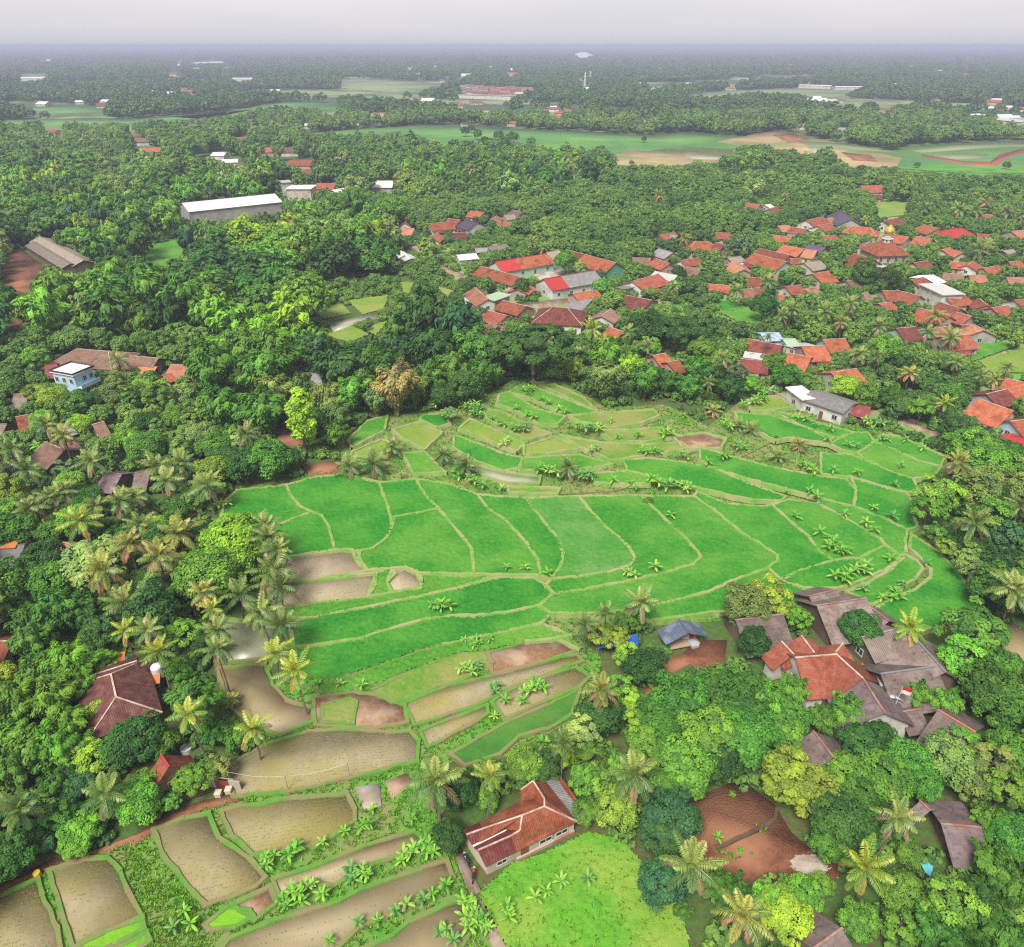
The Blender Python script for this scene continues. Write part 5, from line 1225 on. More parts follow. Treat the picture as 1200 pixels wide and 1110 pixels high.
# ------------------------------------------------------------------ mosque
def mosque():
    c = P(1036, 296, 3.5); t = empty('mosque', (c[0], c[1], 0)); tag(t, 'village mosque with gold dome on a white drum', 'mosque')
    w_ = 13.5; rz = .12; co, si = math.cos(rz), math.sin(rz); q = lambda x, y, z: (x * co - y * si, x * si + y * co, z)
    wl = MB(); wl.box((0, 0, 1.9), (w_, w_, 4.4), rz); wl.build('wall', WM['c'], t)
    r = MB(); h_ = w_ / 2 + .8; k = 1.9
    cs = [(-h_, -h_), (h_, -h_), (h_, h_), (-h_, h_)]; ci = [(-k, -k), (k, -k), (k, k), (-k, k)]
    for i in range(4):
        j = (i + 1) % 4; slab(r, [q(*cs[i], 3.9), q(*cs[j], 3.9), q(*ci[j], 8.0), q(*ci[i], 8.0)], 0, .15)
    r.build('roof', RM['o'], t)
    d = MB(); d.lathe([(2.0, 7.8), (2.0, 9.2), (2.3, 9.25), (2.3, 9.5), (1.5, 9.55), (1.5, 11.0), (1.7, 11.05), (1.7, 11.2), (0, 11.25)], n=16); dr = d.build('drum', WM['w'], t)
    g_ = MB(); g_.lathe([(1.45, 11.2), (2.0, 11.9), (2.05, 12.6), (1.75, 13.4), (1.1, 14.1), (.4, 14.6), (.12, 15.0), (.08, 15.8), (0, 15.9)], n=18); g_.build('dome', mat('gold', (.85, .56, .12), (.7, .44, .08), s1=1, rough=.32, metal=.6), t)
    wm_ = MB()
    for a in range(8):
        an = a * math.pi / 4 + .3; wm_.box((2.0 * math.cos(an), 2.0 * math.sin(an), 8.6), (.12, .6, .7), an)
    wm_.build('window', glassm, dr)
    for i in range(4):
        n = q(0, -1, 0); opening(t, 'window', q(-w_ / 2 + w_ * (i + .5) / 4, -w_ / 2, 2.0), n, 1.2, 2.0)
    HOUSE_HULLS.append(hull_of([(c[0] + q(*p, 0)[0], c[1] + q(*p, 0)[1], z) for p in cs for z in (3.9, .5)] + [(c[0], c[1], 15)] + [(c[0] + s * 2, c[1], 13) for s in (-1, 1)])); claim(c[0], c[1], 8)
mosque()
# ------------------------------------------------------------------ small things in the yards
def at(px, py, z=0): return P(px, py, z)
def simple(name, mb, mats, px, py, label, cat, group=None, z=0):
    p = at(px, py, z); return tag(mb.build(name, mats, None, tuple(p)), label, cat, group)
# tarpaulins of the shelter by the paddies: sheets on poles
bluem = mat('tarpaulin_blue', (.02, .10, .45), (.015, .07, .33), s1=1.5, rough=.45, bump=.3, bs=2); polem = mat('grey_pole', (.35, .33, .3), s1=3)
for (a, b_, c_, d_, lb) in (((733, 745), (747, 743), (748, 756), (734, 757), 'blue tarpaulin sheet over the end stall beside the hedge'), ((700, 751), (728, 749), (729, 758), (701, 760), 'blue tarpaulin half hidden by yellowish trees')):
    q = [P(*p, 2.3 if i < 2 else 1.9) for i, p in enumerate((a, b_, c_, d_))]; c = sum(q) / 4; c[2] = 0; t = empty('tarpaulin_shelter', tuple(c)); tag(t, lb, 'tarpaulin', 'blue tarpaulins by the paddies')
    mb = MB(); n = 6; G = [[(q[0] * (1 - i / n) + q[1] * i / n) * (1 - j / n) + (q[3] * (1 - i / n) + q[2] * i / n) * j / n - c + np.array((0, 0, -.25 * math.sin(math.pi * i / n) * math.sin(math.pi * j / n) + .04 * math.sin(i * 2.1 + j))) for i in range(n + 1)] for j in range(n + 1)]
    for j in range(n):
        for i in range(n): slab(mb, [G[j][i], G[j][i + 1], G[j + 1][i + 1], G[j + 1][i]], 0, .02)
    mb.build('sheet', bluem, t)
    for k in q: mb = MB(); kk = k - c; mb.tube([(kk[0], kk[1], -.2), tuple(kk)], .05, 5); mb.build('pole', polem, t)
# poles, floor and rail of the open hut
hut = next(o for o in COL.objects if o.name.startswith('field_hut')); hc = hut.location
A, B = P(796, 726, 3.5), P(807, 742, 3.5); u = (B - A)[:2] / np.linalg.norm((B - A)[:2]); v = np.array((-u[1], u[0])); L = np.linalg.norm((B - A)[:2])
for s_ in (.4, L - .4):
    for t_ in (-2.6, 2.6):
        p = A[:2] + u * s_ + v * t_ - np.array(hc[:2]); mb = MB(); mb.tube([(p[0], p[1], -.2), (p[0], p[1], 2.2)], .09, 6); mb.build('post', WM['d'], hut)
mb = MB(); p = A[:2] + u * L / 2 - np.array(hc[:2]); mb.box((p[0], p[1], .5), (L - .5, 5.0, .15), math.atan2(u[1], u[0])); mb.build('platform', mat('bamboo_floor', (.45, .33, .2), (.36, .26, .16), s1=3), hut)
for i, (px, py, cl, cn) in enumerate(((808, 748, (.5, .04, .05), 'red'), (803, 749, (.62, .6, .58), 'white'), (799, 747, (.08, .16, .42), 'blue'), (812, 746, (.55, .25, .2), 'faded red'))):
    mb = MB(); w_ = .55
    for k in range(4):
        x0, x1 = -w_ + k * w_ / 2, -w_ + (k + 1) * w_ / 2; mb.face([(x0, .06 * (-1) ** k, 0), (x1, -.06 * (-1) ** k, 0), (x1, -.04 * (-1) ** k, 1.0), (x0, .04 * (-1) ** k, 1.0)]); mb.face([(x0, .06 * (-1) ** k + .02, 1.0), (x1, -.06 * (-1) ** k + .02, 1.0), (x1, -.06 * (-1) ** k + .02, 0), (x0, .06 * (-1) ** k + .02, 0)])
    o = mb.build('hanging_cloth', plain('cloth_' + cn.replace(' ', '_'), cl, .9), None, tuple(P(px, py, .85))); tag(o, cn + ' cloth hanging under the slate striped hut roof', 'cloth', 'washing under the hut')
mb = MB(); mb.box((0, 0, .35), (1.2, 1.6, .7), .3); simple('crate', mb, plain('crate_grey', (.45, .47, .52)), 812, 757, 'grey crate standing in front of the striped hut', 'crate')
# hedge-like vegetable bed beside the hut
# flagpole
p = P(1041, 845, 0); t = empty('flagpole', tuple(p)); tag(t, 'white pole with red and white flag between the thatched roofs', 'flagpole')
mb = MB(); mb.tube([(0, 0, -.2), (.25, 0, 6.5)], [.05, .035], 6); mb.build('pole', plain('pole_white', (.7, .7, .7)), t)
mb = MB(); n = 6
for i in range(n):
    for z0, z1, m in ((5.9, 6.5, 0), (5.3, 5.9, 1)):
        x0, x1 = .25 + i * .25, .25 + (i + 1) * .25; y0, y1 = .12 * math.sin(i * 1.1), .12 * math.sin((i + 1) * 1.1); dr = .06
        mb.face([(x0, y0, z0 - i * dr), (x1, y1, z0 - (i + 1) * dr), (x1, y1, z1 - (i + 1) * dr), (x0, y0, z1 - i * dr)], m)
mb.build('flag', [plain('flag_red', (.62, .02, .03), .8), plain('flag_white', (.78, .77, .75), .8)], t)
# curved canopy with a white grid
p0, p1 = P(1030, 788, 3.0), P(1043, 821, 3.0); d = (p1 - p0)[:2]; L = np.linalg.norm(d); d /= L; nr = np.array((d[1], -d[0])); nr = nr if nr[0] > 0 else -nr
t = empty('arched_canopy', (p0[0], p0[1], 0)); tag(t, 'pale arched canopy with a white grid beside the villa', 'canopy')
arc = [(1.9 * math.sin(a) + .2, 3.4 - 1.4 * (1 - math.cos(a))) for a in np.linspace(-.5, 1.25, 8)]
mb = MB(); fr = MB()
pt = lambda s_, k: np.array((d[0] * s_ + nr[0] * arc[k][0], d[1] * s_ + nr[1] * arc[k][0], arc[k][1]))
for k in range(7): slab(mb, [pt(0, k), pt(L, k), pt(L, k + 1), pt(0, k + 1)], 0, .03)
mb.build('panel', mat('canopy_sheet', (.62, .66, .64), (.54, .58, .56), s1=1.5, rough=.35), t)
for s_ in np.linspace(0, L, 6):
    for k in range(7): bar(fr, pt(s_, k) + (0, 0, .06), pt(s_, k + 1) + (0, 0, .06), .10, .08)
for k in (0, 3, 7): bar(fr, pt(0, k) + (0, 0, .07), pt(L, k) + (0, 0, .07), .10, .08)
fr.build('frame', plain('frame_dark', (.20, .21, .24)), t)
for s_ in (0.2, L - .2): mb = MB(); q = pt(s_, 7); mb.tube([(q[0], q[1], -.2), tuple(q)], .06, 6); mb.build('post', polem, t)
# turquoise awning
q = [P(1073, 1000, 2.6), P(1094, 1016, 2.6), P(1090, 1027, 1.9), P(1084, 1022, 1.9)]; c = sum(q) / 4; c[2] = 0
t = empty('awning', tuple(c)); tag(t, 'turquoise striped awning under the purplish thatched house', 'awning'); mb = MB(); slab(mb, [k - c for k in q], 0, .04); mb.build('sheet', mat('awning_turquoise', (.04, .33, .42), (.10, .42, .50), s1=2, stretch=(3, .3, 1), rough=.5), t)
for k in (q[2], q[3]): mb = MB(); kk = k - c; mb.tube([(kk[0], kk[1], -.2), (kk[0], kk[1], kk[2])], .05, 5); mb.build('pole', polem, t)
# white tank on a stand, orange sheets
t = empty('water_tank', tuple(P(189, 800, 0))); tag(t, 'white water tank on a stand beside the maroon farmhouse', 'water tank')
mb = MB(); mb.lathe([(.75, 2.0), (.8, 2.1), (.8, 3.1), (.72, 3.3), (.3, 3.45), (0, 3.47)], n=14); mb.build('tank', plain('tank_white', (.74, .75, .76), .4), t)
mb = MB(); [mb.tube([(x, y, -.2), (x * .9, y * .9, 2.0)], .07, 5) for x in (-.6, .6) for y in (-.6, .6)]; mb.box((0, 0, 2.0), (1.5, 1.5, .1)); mb.build('stand', WM['d'], t)
def lean(px, py, w_, l_, z, rz, m, label, name='sheet_shelter', cat='shelter', posts=True):
    p = P(px, py, z); t = empty(name, (p[0], p[1], 0), rz); tag(t, label, cat); mb = MB(); slab(mb, [(-w_ / 2, -l_ / 2, z - .2), (w_ / 2, -l_ / 2, z - .2), (w_ / 2, l_ / 2, z + .25), (-w_ / 2, l_ / 2, z + .25)], 0, .05); mb.build('roof', m, t)
    for x in (-1, 1):
        for y in (-1, 1): k = MB(); k.tube([(x * w_ * .45, y * l_ * .45, -.2), (x * w_ * .45, y * l_ * .45, z - .05 + .2 * y)], .06, 5); k.build('post', WM['d'], t)
orm = mat('tarpaulin_orange', (.55, .19, .05), (.45, .14, .04), s1=1.5, rough=.5)
lean(176, 797, 2.6, 1.6, 2.2, .3, orm, 'orange sheet roof on posts beside the white tank'); lean(136, 771, 2.4, 1.6, 2.2, .3, orm, 'orange sheet shelter behind the maroon farmhouse'); lean(136, 777, 3.0, 1.4, 1.9, .3, mat('tarpaulin_teal', (.03, .16, .24), s1=1.5, rough=.5), 'dark teal sheet shelter behind the maroon farmhouse')
lean(170, 434, 5.5, 4, 2.4, .1, mat('tarpaulin_bright_orange', (.72, .25, .10), s1=1.5), 'bright orange tarpaulin near the white and blue house')
lean(1035, 312, 6, 4, 2.8, .3, RM['w'], 'white canopy roof in front of the mosque', 'canopy', 'canopy'); lean(984, 316, 6, 6, 2.8, .6, RM['w'], 'white sheet canopy beside the gabled house near the mosque', 'canopy', 'canopy')
lean(1131, 504, 5, 4, 2.8, .2, RM['w'], 'white porch canopy below the cross gabled house at the lane', 'canopy', 'canopy'); lean(884, 417, 6, 4, 2.6, -.4, RM['w'], 'white sheet canopy beside the long maroon house', 'canopy', 'canopy')
lean(974, 412, 6, 3, 2.4, .0, mat('tarpaulin_sky_blue', (.10, .40, .72), s1=1.5), 'sky blue porch roof in front of an orange house', 'canopy', 'canopy')
lean(11, 638, 2.6, 1.8, 4.6, .1, orm, 'orange patch sheet lying on the grey roofed house')
# well lid, bucket, barrels
mb = MB(); mb.lathe([(.75, -.2), (.75, .7), (.62, .72), (.62, .55), (0, .5)], n=14); simple('well', mb, plain('well_white', (.7, .72, .74)), 219, 880, 'round white walled well on dark earth behind the red hut', 'well')
for px, py, c_, lb in ((45, 1027, (.75, .5, .04), 'yellow bucket on the ditch edge between two flooded plots'), (1111, 413, (.03, .10, .5), 'blue barrel in front of the orange house by the palms'), (1133, 334, (.03, .08, .45), 'blue barrel on the grass past the white box house'),
                       (770, 313, (.7, .04, .03), 'red water drum beside a white curved roof'), (558, 349, (.7, .05, .05), 'red drum on the terrace of the pale orange house'), (583, 1013, (.45, .06, .2), 'magenta bucket hanging on the white farmhouse wall'), (240, 922, (.45, .05, .05), 'red drum behind the dark fence'), (986, 312, (.55, .05, .06), 'red drum beside the white canopy'), (1031, 231, (.7, .06, .04), 'red drum on the grass clearing')):
    mb = MB(); s = .42 if py > 900 else .8; mb.lathe([(0, 0), (.8 * s, 0), (.95 * s, .4 * s), (.9 * s, 1.8 * s), (.8 * s, 1.85 * s), (.75 * s, 1.7 * s), (0, 1.7 * s)], n=12); simple('bucket' if 'bucket' in lb else 'drum', mb, plain('drum_%d_%d' % (px, py), c_), px, py, lb, 'bucket' if 'bucket' in lb else 'drum')
# gate: two pillars, red panel, wall stubs
t = empty('gate', tuple(P(262, 924, 0)), -.15); tag(t, 'small gate with grey wall panels and red leaf by the flooded field', 'gate')
pw = mat('weathered_board', (.48, .42, .38), (.40, .34, .30), s1=2)
for x, w_ in ((-1.7, 1.5), (1.7, 1.5)): mb = MB(); mb.box((x, 0, .85), (w_, .12, 1.9)); mb.build('panel', pw, t)
mb = MB(); mb.box((0, 0, .75), (1.7, .08, 1.5)); mb.build('leaf', mat('gate_red', (.30, .06, .045), s1=2), t)
mb = MB(); bar(mb, (-1.7, 0, 1.95), (1.7, 0, 2.05), .12, .12); mb.build('lintel', culmm, t)
for x, lb in ((0, 'cream block pillar at the foot of the red gate'), (1.7, 'taller cream block pillar beside the red gate end')):
    mb = MB(); mb.box((0, 0, .4), (.7, .7, .9)); mb.box((0, 0, .9), (.8, .8, .12)); p = P(257 if x == 0 else 269, 934 if x == 0 else 930, 0); tag(mb.build('pillar', WM['c'], None, tuple(p)), lb, 'pillar')
# dark bamboo fence along the track
A, B = P(203, 946, 0), P(247, 929, 0); t = empty('wooden_fence', tuple(A)); tag(t, 'dark bamboo fence along the earth track beside the gate', 'fence')
n = 12
for i in range(n): q = (B - A) * i / (n - 1); mb = MB(); mb.tube([(q[0], q[1], -.2), (q[0], q[1], 1.2)], .05, 5); mb.build('post', WM['d'], t)
mb = MB(); [bar(mb, (0, 0, z_), (*(B - A)[:2], z_), .08, .1) for z_ in (.35, .75, 1.1)]; mb.build('rail', WM['d'], t)
# utility poles with a wire over the muddy field
prev = None
for px, py, lb in ((271, 922, 'thin cable pole beside the gate'), (338, 927, 'thin cable pole at the near edge of the big muddy field'), (410, 912, 'thin cable pole on the verge past the big muddy field')):
    p = P(px, py, 0); t = empty('cable_pole', tuple(p)); tag(t, lb, 'pole', 'cable poles along the muddy field'); mb = MB(); mb.tube([(0, 0, -.3), (0, 0, 2.9)], [.06, .045], 6); mb.build('post', polem, t)
    mb = MB(); mb.tube([(-.3, 0, 2.75), (.3, 0, 2.75)], .03, 4); mb.build('crossarm', polem, t)
    if prev is not None:
        d = np.array(prev) - p; mb = MB(); mb.tube([(d[0] * s, d[1] * s, 2.85 - .5 * math.sin(math.pi * s)) for s in np.linspace(0, 1, 9)], .018, 4); mb.build('cable', plain('cable_pale', (.6, .58, .55)), t)
    prev = p
# concrete field wall by the grey shed
for pts_, lb in ((((900, 462), (930, 475)), 'low pale wall along the yard of the grey shed'), (((900, 462), (917, 450)), 'short pale wall turning up to the lane')):
    A, B = P(*pts_[0], 0), P(*pts_[1], 0); mb = MB(); d = B - A; mb.box((d[0] / 2, d[1] / 2, .55), (np.linalg.norm(d), .3, 1.5), math.atan2(d[1], d[0])); mb.box((d[0] / 2, d[1] / 2, 1.35), (np.linalg.norm(d) + .06, .42, .1), math.atan2(d[1], d[0])); tag(mb.build('yard_wall', WM['c'], None, tuple(A)), lb, 'wall')
# green fence in front of the school
A, B = P(652, 348, 0), P(697, 338, 0); t = empty('fence', tuple(A)); tag(t, 'green fence in front of the white school wing', 'fence'); d = B - A
mb = MB(); mb.box((d[0] / 2, d[1] / 2, .6), (np.linalg.norm(d), .08, 1.0), math.atan2(d[1], d[0])); mb.build('panel', WM['n'], t)
for i in range(8): q = d * i / 7; mb = MB(); mb.box((q[0], q[1], .6), (.25, .25, 1.5), math.atan2(d[1], d[0])); mb.build('post', WM['m'], t)
# gravel heap on the bare yard
bmv = []; n = 26
gx, gy = np.meshgrid(np.linspace(-1, 1, n), np.linspace(-1, 1, n)); R = np.sqrt(gx ** 2 + gy ** 2); Z = np.clip(1 - R, 0, 1) ** .8 * .5 + rng.normal(0, .035, R.shape) * (R < 1) - .1
V = np.stack([gx * 2.7, gy * 1.5, Z], -1).reshape(-1, 3); i0 = (np.arange(n - 1)[:, None] * n + np.arange(n - 1)[None]).ravel()
o = link('gravel_heap', np_mesh('gravel_heap', V, np.stack([i0, i0 + 1, i0 + n + 1, i0 + n], 1), [mat('gravel', (.50, .42, .33), (.38, .31, .24), (.58, .52, .44), s1=6, bump=.8, bs=20)]), None, tuple(P(949, 1013, .2))); tag(o, 'pale gravel heap at the edge of the red soil yard', 'gravel heap')
# ------------------------------------------------------------------ motorcycles and a car
tyre = mat('rubber', (.02, .02, .02), s1=3)
def motorcycle(px, py, rz, body, label):
    t = empty('motorcycle', tuple(P(px, py, .2)), rz); tag(t, label, 'motorcycle', 'motorcycles on the stony path')
    for y in (-.62, .62):
        mb = MB(); pr = [(.28 + .07 * math.cos(a), .05 * math.sin(a)) for a in np.linspace(0, 2 * math.pi, 7)]
        for i in range(16):
            a0, a1 = 2 * math.pi * i / 16, 2 * math.pi * (i + 1) / 16
            for k in range(6): mb.face([(pr[k][1], y + pr[k][0] * math.cos(a0), .33 + pr[k][0] * math.sin(a0)), (pr[k + 1][1], y + pr[k + 1][0] * math.cos(a0), .33 + pr[k + 1][0] * math.sin(a0)), (pr[k + 1][1], y + pr[k + 1][0] * math.cos(a1), .33 + pr[k + 1][0] * math.sin(a1)), (pr[k][1], y + pr[k][0] * math.cos(a1), .33 + pr[k][0] * math.sin(a1))])
        mb.build('wheel', tyre, t)
    mb = MB(); mb.tube([(0, -.75, .72), (0, -.3, .62), (0, .1, .45), (0, .42, .62), (0, .5, .95)], [.10, .17, .16, .17, .10], 8); mb.build('body', plain('moto_' + label.split()[0], body, .3), t)
    mb = MB(); mb.tube([(0, -.7, .84), (0, -.2, .80), (0, .12, .74)], [.09, .14, .10], 8); mb.build('seat', plain('seat_black', (.025, .025, .03)), t)
    mb = MB(); mb.tube([(-.34, .40, 1.04), (-.1, .48, 1.0), (.1, .48, 1.0), (.34, .40, 1.04)], .025, 6); mb.tube([(0, .48, 1.0), (0, .62, .33)], .04, 6); mb.build('handlebar', polem, t)
    mb = MB(); mb.lathe([(0, -.06), (.09, -.04), (.1, .03), (0, .06)], (0, .58, .93), 8); mb.build('headlight', plain('lamp_glass', (.7, .7, .72), .2), t)
motorcycle(547, 1010, .5, (.02, .025, .07), 'dark blue motorcycle parked at the farmhouse corner')
motorcycle(555, 1028, -.1, (.50, .03, .05), 'red motorcycle with pale mudguards parked on the stony path')
t = empty('car', tuple(P(476, 292, .1)), -1.1); tag(t, 'dark car parked on the lane beside white roofed sheds', 'car')
mb = MB(); prof = [(-2.1, .35), (-2.15, .8), (-1.5, .95), (-1.0, 1.42), (.6, 1.45), (1.2, .98), (2.05, .82), (2.1, .35)]
for x in (-.82, .82): mb.face([(x, y, z) for y, z in prof][::1 if x < 0 else -1])
for i in range(len(prof)): (y0, z0), (y1, z1) = prof[i], prof[(i + 1) % len(prof)]; mb.face([(-.82, y0, z0), (.82, y0, z0), (.82, y1, z1), (-.82, y1, z1)])
mb.build('body', plain('car_paint_dark', (.03, .03, .05), .25), t)
mb = MB(); mb.box((0, -.2, 1.2), (1.67, 1.5, .3)); mb.build('window', glassm, t)
for x in (-.8, .8):
    for y in (-1.35, 1.35): mb = MB(); mb.tube([(x - .1, y, .33), (x + .1, y, .33)], .33, 12); mb.build('wheel', tyre, t)
motorcycle(481, 292.5, .6, (.55, .03, .04), 'red motorcycle parked behind the dark car')
HOUSE_HULLS.append([(466, 286), (488, 286), (490, 297), (478, 297)])
# ------------------------------------------------------------------ far villages: small roofs in the woods
FARH = '''155,160 i 9|165,166 b 10|177,178 o 12|72,162 i 10|64,155 i 9|297,147 b 12|388,138 i 10|395,142 w 8|380,137 i 9|315,178 o 10|287,165 i 12|340,178 i 10|52,122 w 9|123,124 r 10|125,119 w 8|200,110 w 9|181,108 w 8|215,105 b 8|222,108 i 10|205,88 r 9|258,182 w 8|270,190 w 8|130,50 w 8|353,193 o 12|318,176 i 9|
636,131 i 10|645,137 o 10|655,138 o 11|668,131 o 9|675,132 o 10|705,132 i 9|650,128 i 10|657,133 i 9|715,143 w 8|755,143 w 9|770,140 i 8|748,136 i 8|722,133 i 7|445,137 y 16|450,134 b 10|420,143 i 7|570,135 b 10|565,133 b 8|525,128 w 6|540,132 i 8|558,132 b 8|
1040,129 o 10|1045,131 o 9|1032,135 i 8|960,118 w 10|972,119 w 9|984,153 g 10|980,118 b 8|944,118 w 8|1028,134 r 9|1035,145 b 8|1000,135 i 8|1105,150 w 8|1165,120 o 10|1198,128 i 12|1140,137 w 14|1180,140 w 18|1190,142 g 14|1166,118 w 8|848,128 i 8|828,124 w 7|1176,137 w 12|960,127 i 7|985,132 i 7|1150,137 w 10|
550,101 k 9|556,104 b 9|562,102 i 9|568,105 b 9|574,103 b 9|580,107 i 9|586,104 b 9|592,106 i 9|598,103 b 9|604,107 r 9|610,104 i 9|616,106 b 9|622,105 i 9|546,106 b 9|552,108 i 9|560,109 b 9|570,110 i 9|578,110 b 9|590,110 b 9|600,110 i 9|612,109 b 9|624,109 i 9|540,102 b 9|532,98 b 8|538,95 b 8|545,92 w 7|520,95 b 8|674,96 i 8|680,98 i 7|699,99 i 8|707,102 i 8|714,100 w 6|722,104 i 7|690,104 w 7|736,101 w 6|768,104 w 6|650,80 w 8|575,80 w 8|600,83 w 8|510,80 w 8|490,88 w 6|455,81 w 6|440,73 w 7|380,68 w 7|330,75 w 8|350,72 w 8|405,72 w 8|190,70 w 10|250,95 w 8|60,72 w 10|105,70 w 8|180,96 w 8|700,70 w 9|770,66 w 8|820,70 w 7|905,66 w 7|960,72 w 8|1020,66 w 7|1100,85 w 7|888,95 w 6'''
r3 = np.random.default_rng(9)
for _t in range(95):
    y = 62 + 88 * r3.random() ** 1.3; FARH += f"|{r3.uniform(5, 1195):.0f},{y:.1f} {'wwwwiobriy'[int(r3.integers(10))]} {r3.uniform(5, 9):.0f}"
fhm = {}
k = 0
for it in FARH.replace('\n', '').split('|'):
    xy, rk, w_ = it.split(); x, y = map(float, xy.split(','))
    if hit(OPEN, np.array([x]), np.array([y]))[0]: continue
    w_ = float(w_) * (1.1 if y > 125 else 1.7 if y > 90 else 3.0); p = P(x, y, 3)
    if (rk, w_) not in fhm:
        mb = MB(); L = w_ * 1.35; hw, rise = 3.4 * (1 if y > 90 else 1.6), w_ * .2
        slab(mb, [(-L / 2, 0, hw + rise), (L / 2, 0, hw + rise), (L / 2, -w_ / 2 - .5, hw - .2), (-L / 2, -w_ / 2 - .5, hw - .2)], 0); slab(mb, [(-L / 2, 0, hw + rise), (L / 2, 0, hw + rise), (L / 2, w_ / 2 + .5, hw - .2), (-L / 2, w_ / 2 + .5, hw - .2)], 0)
        mb.box((0, 0, hw / 2 - .3), (L - .8, w_, hw + .3), 0, 1)
        for sg in (-1, 1): mb.face([(sg * (L / 2 - .4), -w_ / 2, hw - .15), (sg * (L / 2 - .4), w_ / 2, hw - .15), (sg * (L / 2 - .4), 0, hw + rise - .2)][::sg], 1)
        fhm[(rk, w_)] = mb.mesh('distant_house', [RM[rk], WM['w' if k % 2 else 'c']]); k += 1
    o = link('distant_house', fhm[(rk, w_)], None, (p[0], p[1], 0)); o.rotation_euler = (0, 0, rng.uniform(-.5, .5)); tag(o, None, 'house', 'distant houses in the woods'); auto(o, 'tiny distant ' + RW[rk], 'house', x, y)
    HOUSE_HULLS.append(hull_of([(p[0] + a, p[1] + b_, z) for a in (-w_ * .6, w_ * .6) for b_ in (-w_ * .5, w_ * .5) for z in (2.0, 3.4 + w_ * .2)]))
for x1, y1, x2, y2, w_, rk, lb in ((26, 90, 54, 90, 40, 'w', 'long thin white factory roof far off on the plain'), (228, 73, 259, 72, 60, 'w', 'far pale factory shed near the horizon'), (273, 91, 297, 91, 45, 'w', 'white factory roof in the distant woods'), (538, 110, 600, 112, 10, 'g', 'long low pale wall-like shed before the distant town'),
                                (937, 99, 975, 100, 14, 'w', 'long white sheds on the pale distant field'), (978, 101, 1012, 101, 14, 'w', 'second row of white sheds ending the pale distant field'), (1172, 138, 1205, 141, 20, 'w', 'wide white roofs at the distant village edge')):
    house('distant_shed', x1, y1, x2, y2, w_, 6, w_ * .08, 'g', rk, 'w', lb, 'shed', nwin=0, det=False)
for px, py, hh, lb in ((685, 108, 36, 'taller pale minaret rising from the far woods'), (691.5, 97, 26, 'shorter white minaret rising from the far woods')):
    mb = MB(); mb.lathe([(3, -.5), (2.6, hh * .3), (3.4, hh * .31), (3.4, hh * .34), (2.2, hh * .35), (2.0, hh * .7), (2.9, hh * .71), (2.9, hh * .74), (1.6, hh * .75), (1.5, hh * .88), (0, hh)], n=10); simple('minaret', mb, WM['w'], px, py, lb, 'minaret', 'minarets on the plain')
mb = MB(); mb.lathe([(75, -1), (75, 14), (66, 22), (45, 34), (20, 40), (0, 42)], n=20); p = P(683, 70, 0); tag(mb.build('domed_hall', WM['w'], None, tuple(p)), 'white domed hall near the horizon', 'hall')
HOUSE_HULLS += [[(683, 86), (687, 86), (687, 108), (683, 108)], [(690, 90), (693, 90), (693, 98), (690, 98)], [(676, 62), (690, 62), (690, 70), (676, 70)]]
# ------------------------------------------------------------------ palms: crown centre in the photo, frond span in pixels, look
PALMS = '''
35,595,46,n 74,576,44,n 93,609,52,y 151,637,50,b 165,614,40,n 186,652,56,b 208,624,56,b 119,668,62,b 146,706,56,n 147,738,40,y 173,738,44,n 186,763,48,y 238,694,44,b 281,696,54,g 248,713,34,y 254,737,44,n 254,760,48,n 220,836,52,y 270,819,26,y 296,854,50,y
195,562,44,n 242,568,46,n 113,592,36,n 140,587,40,n 157,582,38,n 320,668,58,n 329,686,50,g 305,718,52,n 329,732,56,g 323,765,46,y 346,785,52,y 510,914,78,n 574,908,46,y 288,508,36,n 314,630,46,n 311,614,40,n 324,644,44,n
409,545,40,g 437,543,46,g 459,523,34,n 520,532,34,g 545,544,38,g 666,547,36,g 751,705,48,n 685,730,34,g 710,718,36,g 743,906,72,n 705,808,50,b 660,870,40,g
1143,613,52,n 1124,541,42,b 1190,690,62,n 1196,592,44,n 1108,472,28,y 1067,735,46,y 836,481,24,b 880,503,30,n 866,499,26,n 937,521,28,b 912,534,28,n 847,420,28,n 1030,382,30,n 1097,370,28,b 1115,395,34,n 1088,390,26,g 967,365,26,n 997,355,26,n 928,362,26,n 917,370,22,n 987,377,24,b 1007,415,28,n 1028,417,22,g 1067,437,30,b 1120,423,26,n
1124,246,26,n 1084,244,22,g 1144,246,22,n 1155,237,20,b 1180,248,22,n 1148,292,28,n 1157,286,24,b 1198,252,18,n 1014,258,14,y 772,228,20,b 802,279,20,b 900,330,26,n 864,340,24,n 790,336,18,n 694,386,32,y 736,388,22,n 759,405,24,n 624,284,18,y 637,290,18,n 920,231,16,b
138,422,34,n 108,540,44,n 54,498,36,n 74,510,36,b 12,526,40,g 30,550,42,g 182,546,44,n 212,542,40,n 22,948,64,g 122,930,60,g 811,1013,72,n 871,1072,72,b 1014,1015,66,y 1053,958,60,n 830,448,22,n 900,395,16,n 500,265,12,n 1165,445,24,b 60,582,36,n 1180,430,22,n 1150,440,22,n
'''
PT = {'n': ('green', (1.0, 1.0, 1.0), (0, 1, 3, 5, 6)), 'g': ('dark green', (.72, .85, .8), (0, 3, 6)), 'y': ('yellow green', (1.5, 1.4, .75), (0, 1, 3, 6)), 'b': ('brown fronded', (1.35, 1.05, 1.0), (2, 4, 7))}
VILL0 = poly('700,380 820,345 900,350 1010,345 1040,400 1130,410 1130,470 1000,470 880,440 760,430')
N_PALM = 0; PDEP = np.zeros(blank().shape, np.float32)   # how far away the palm seen at each pixel stands
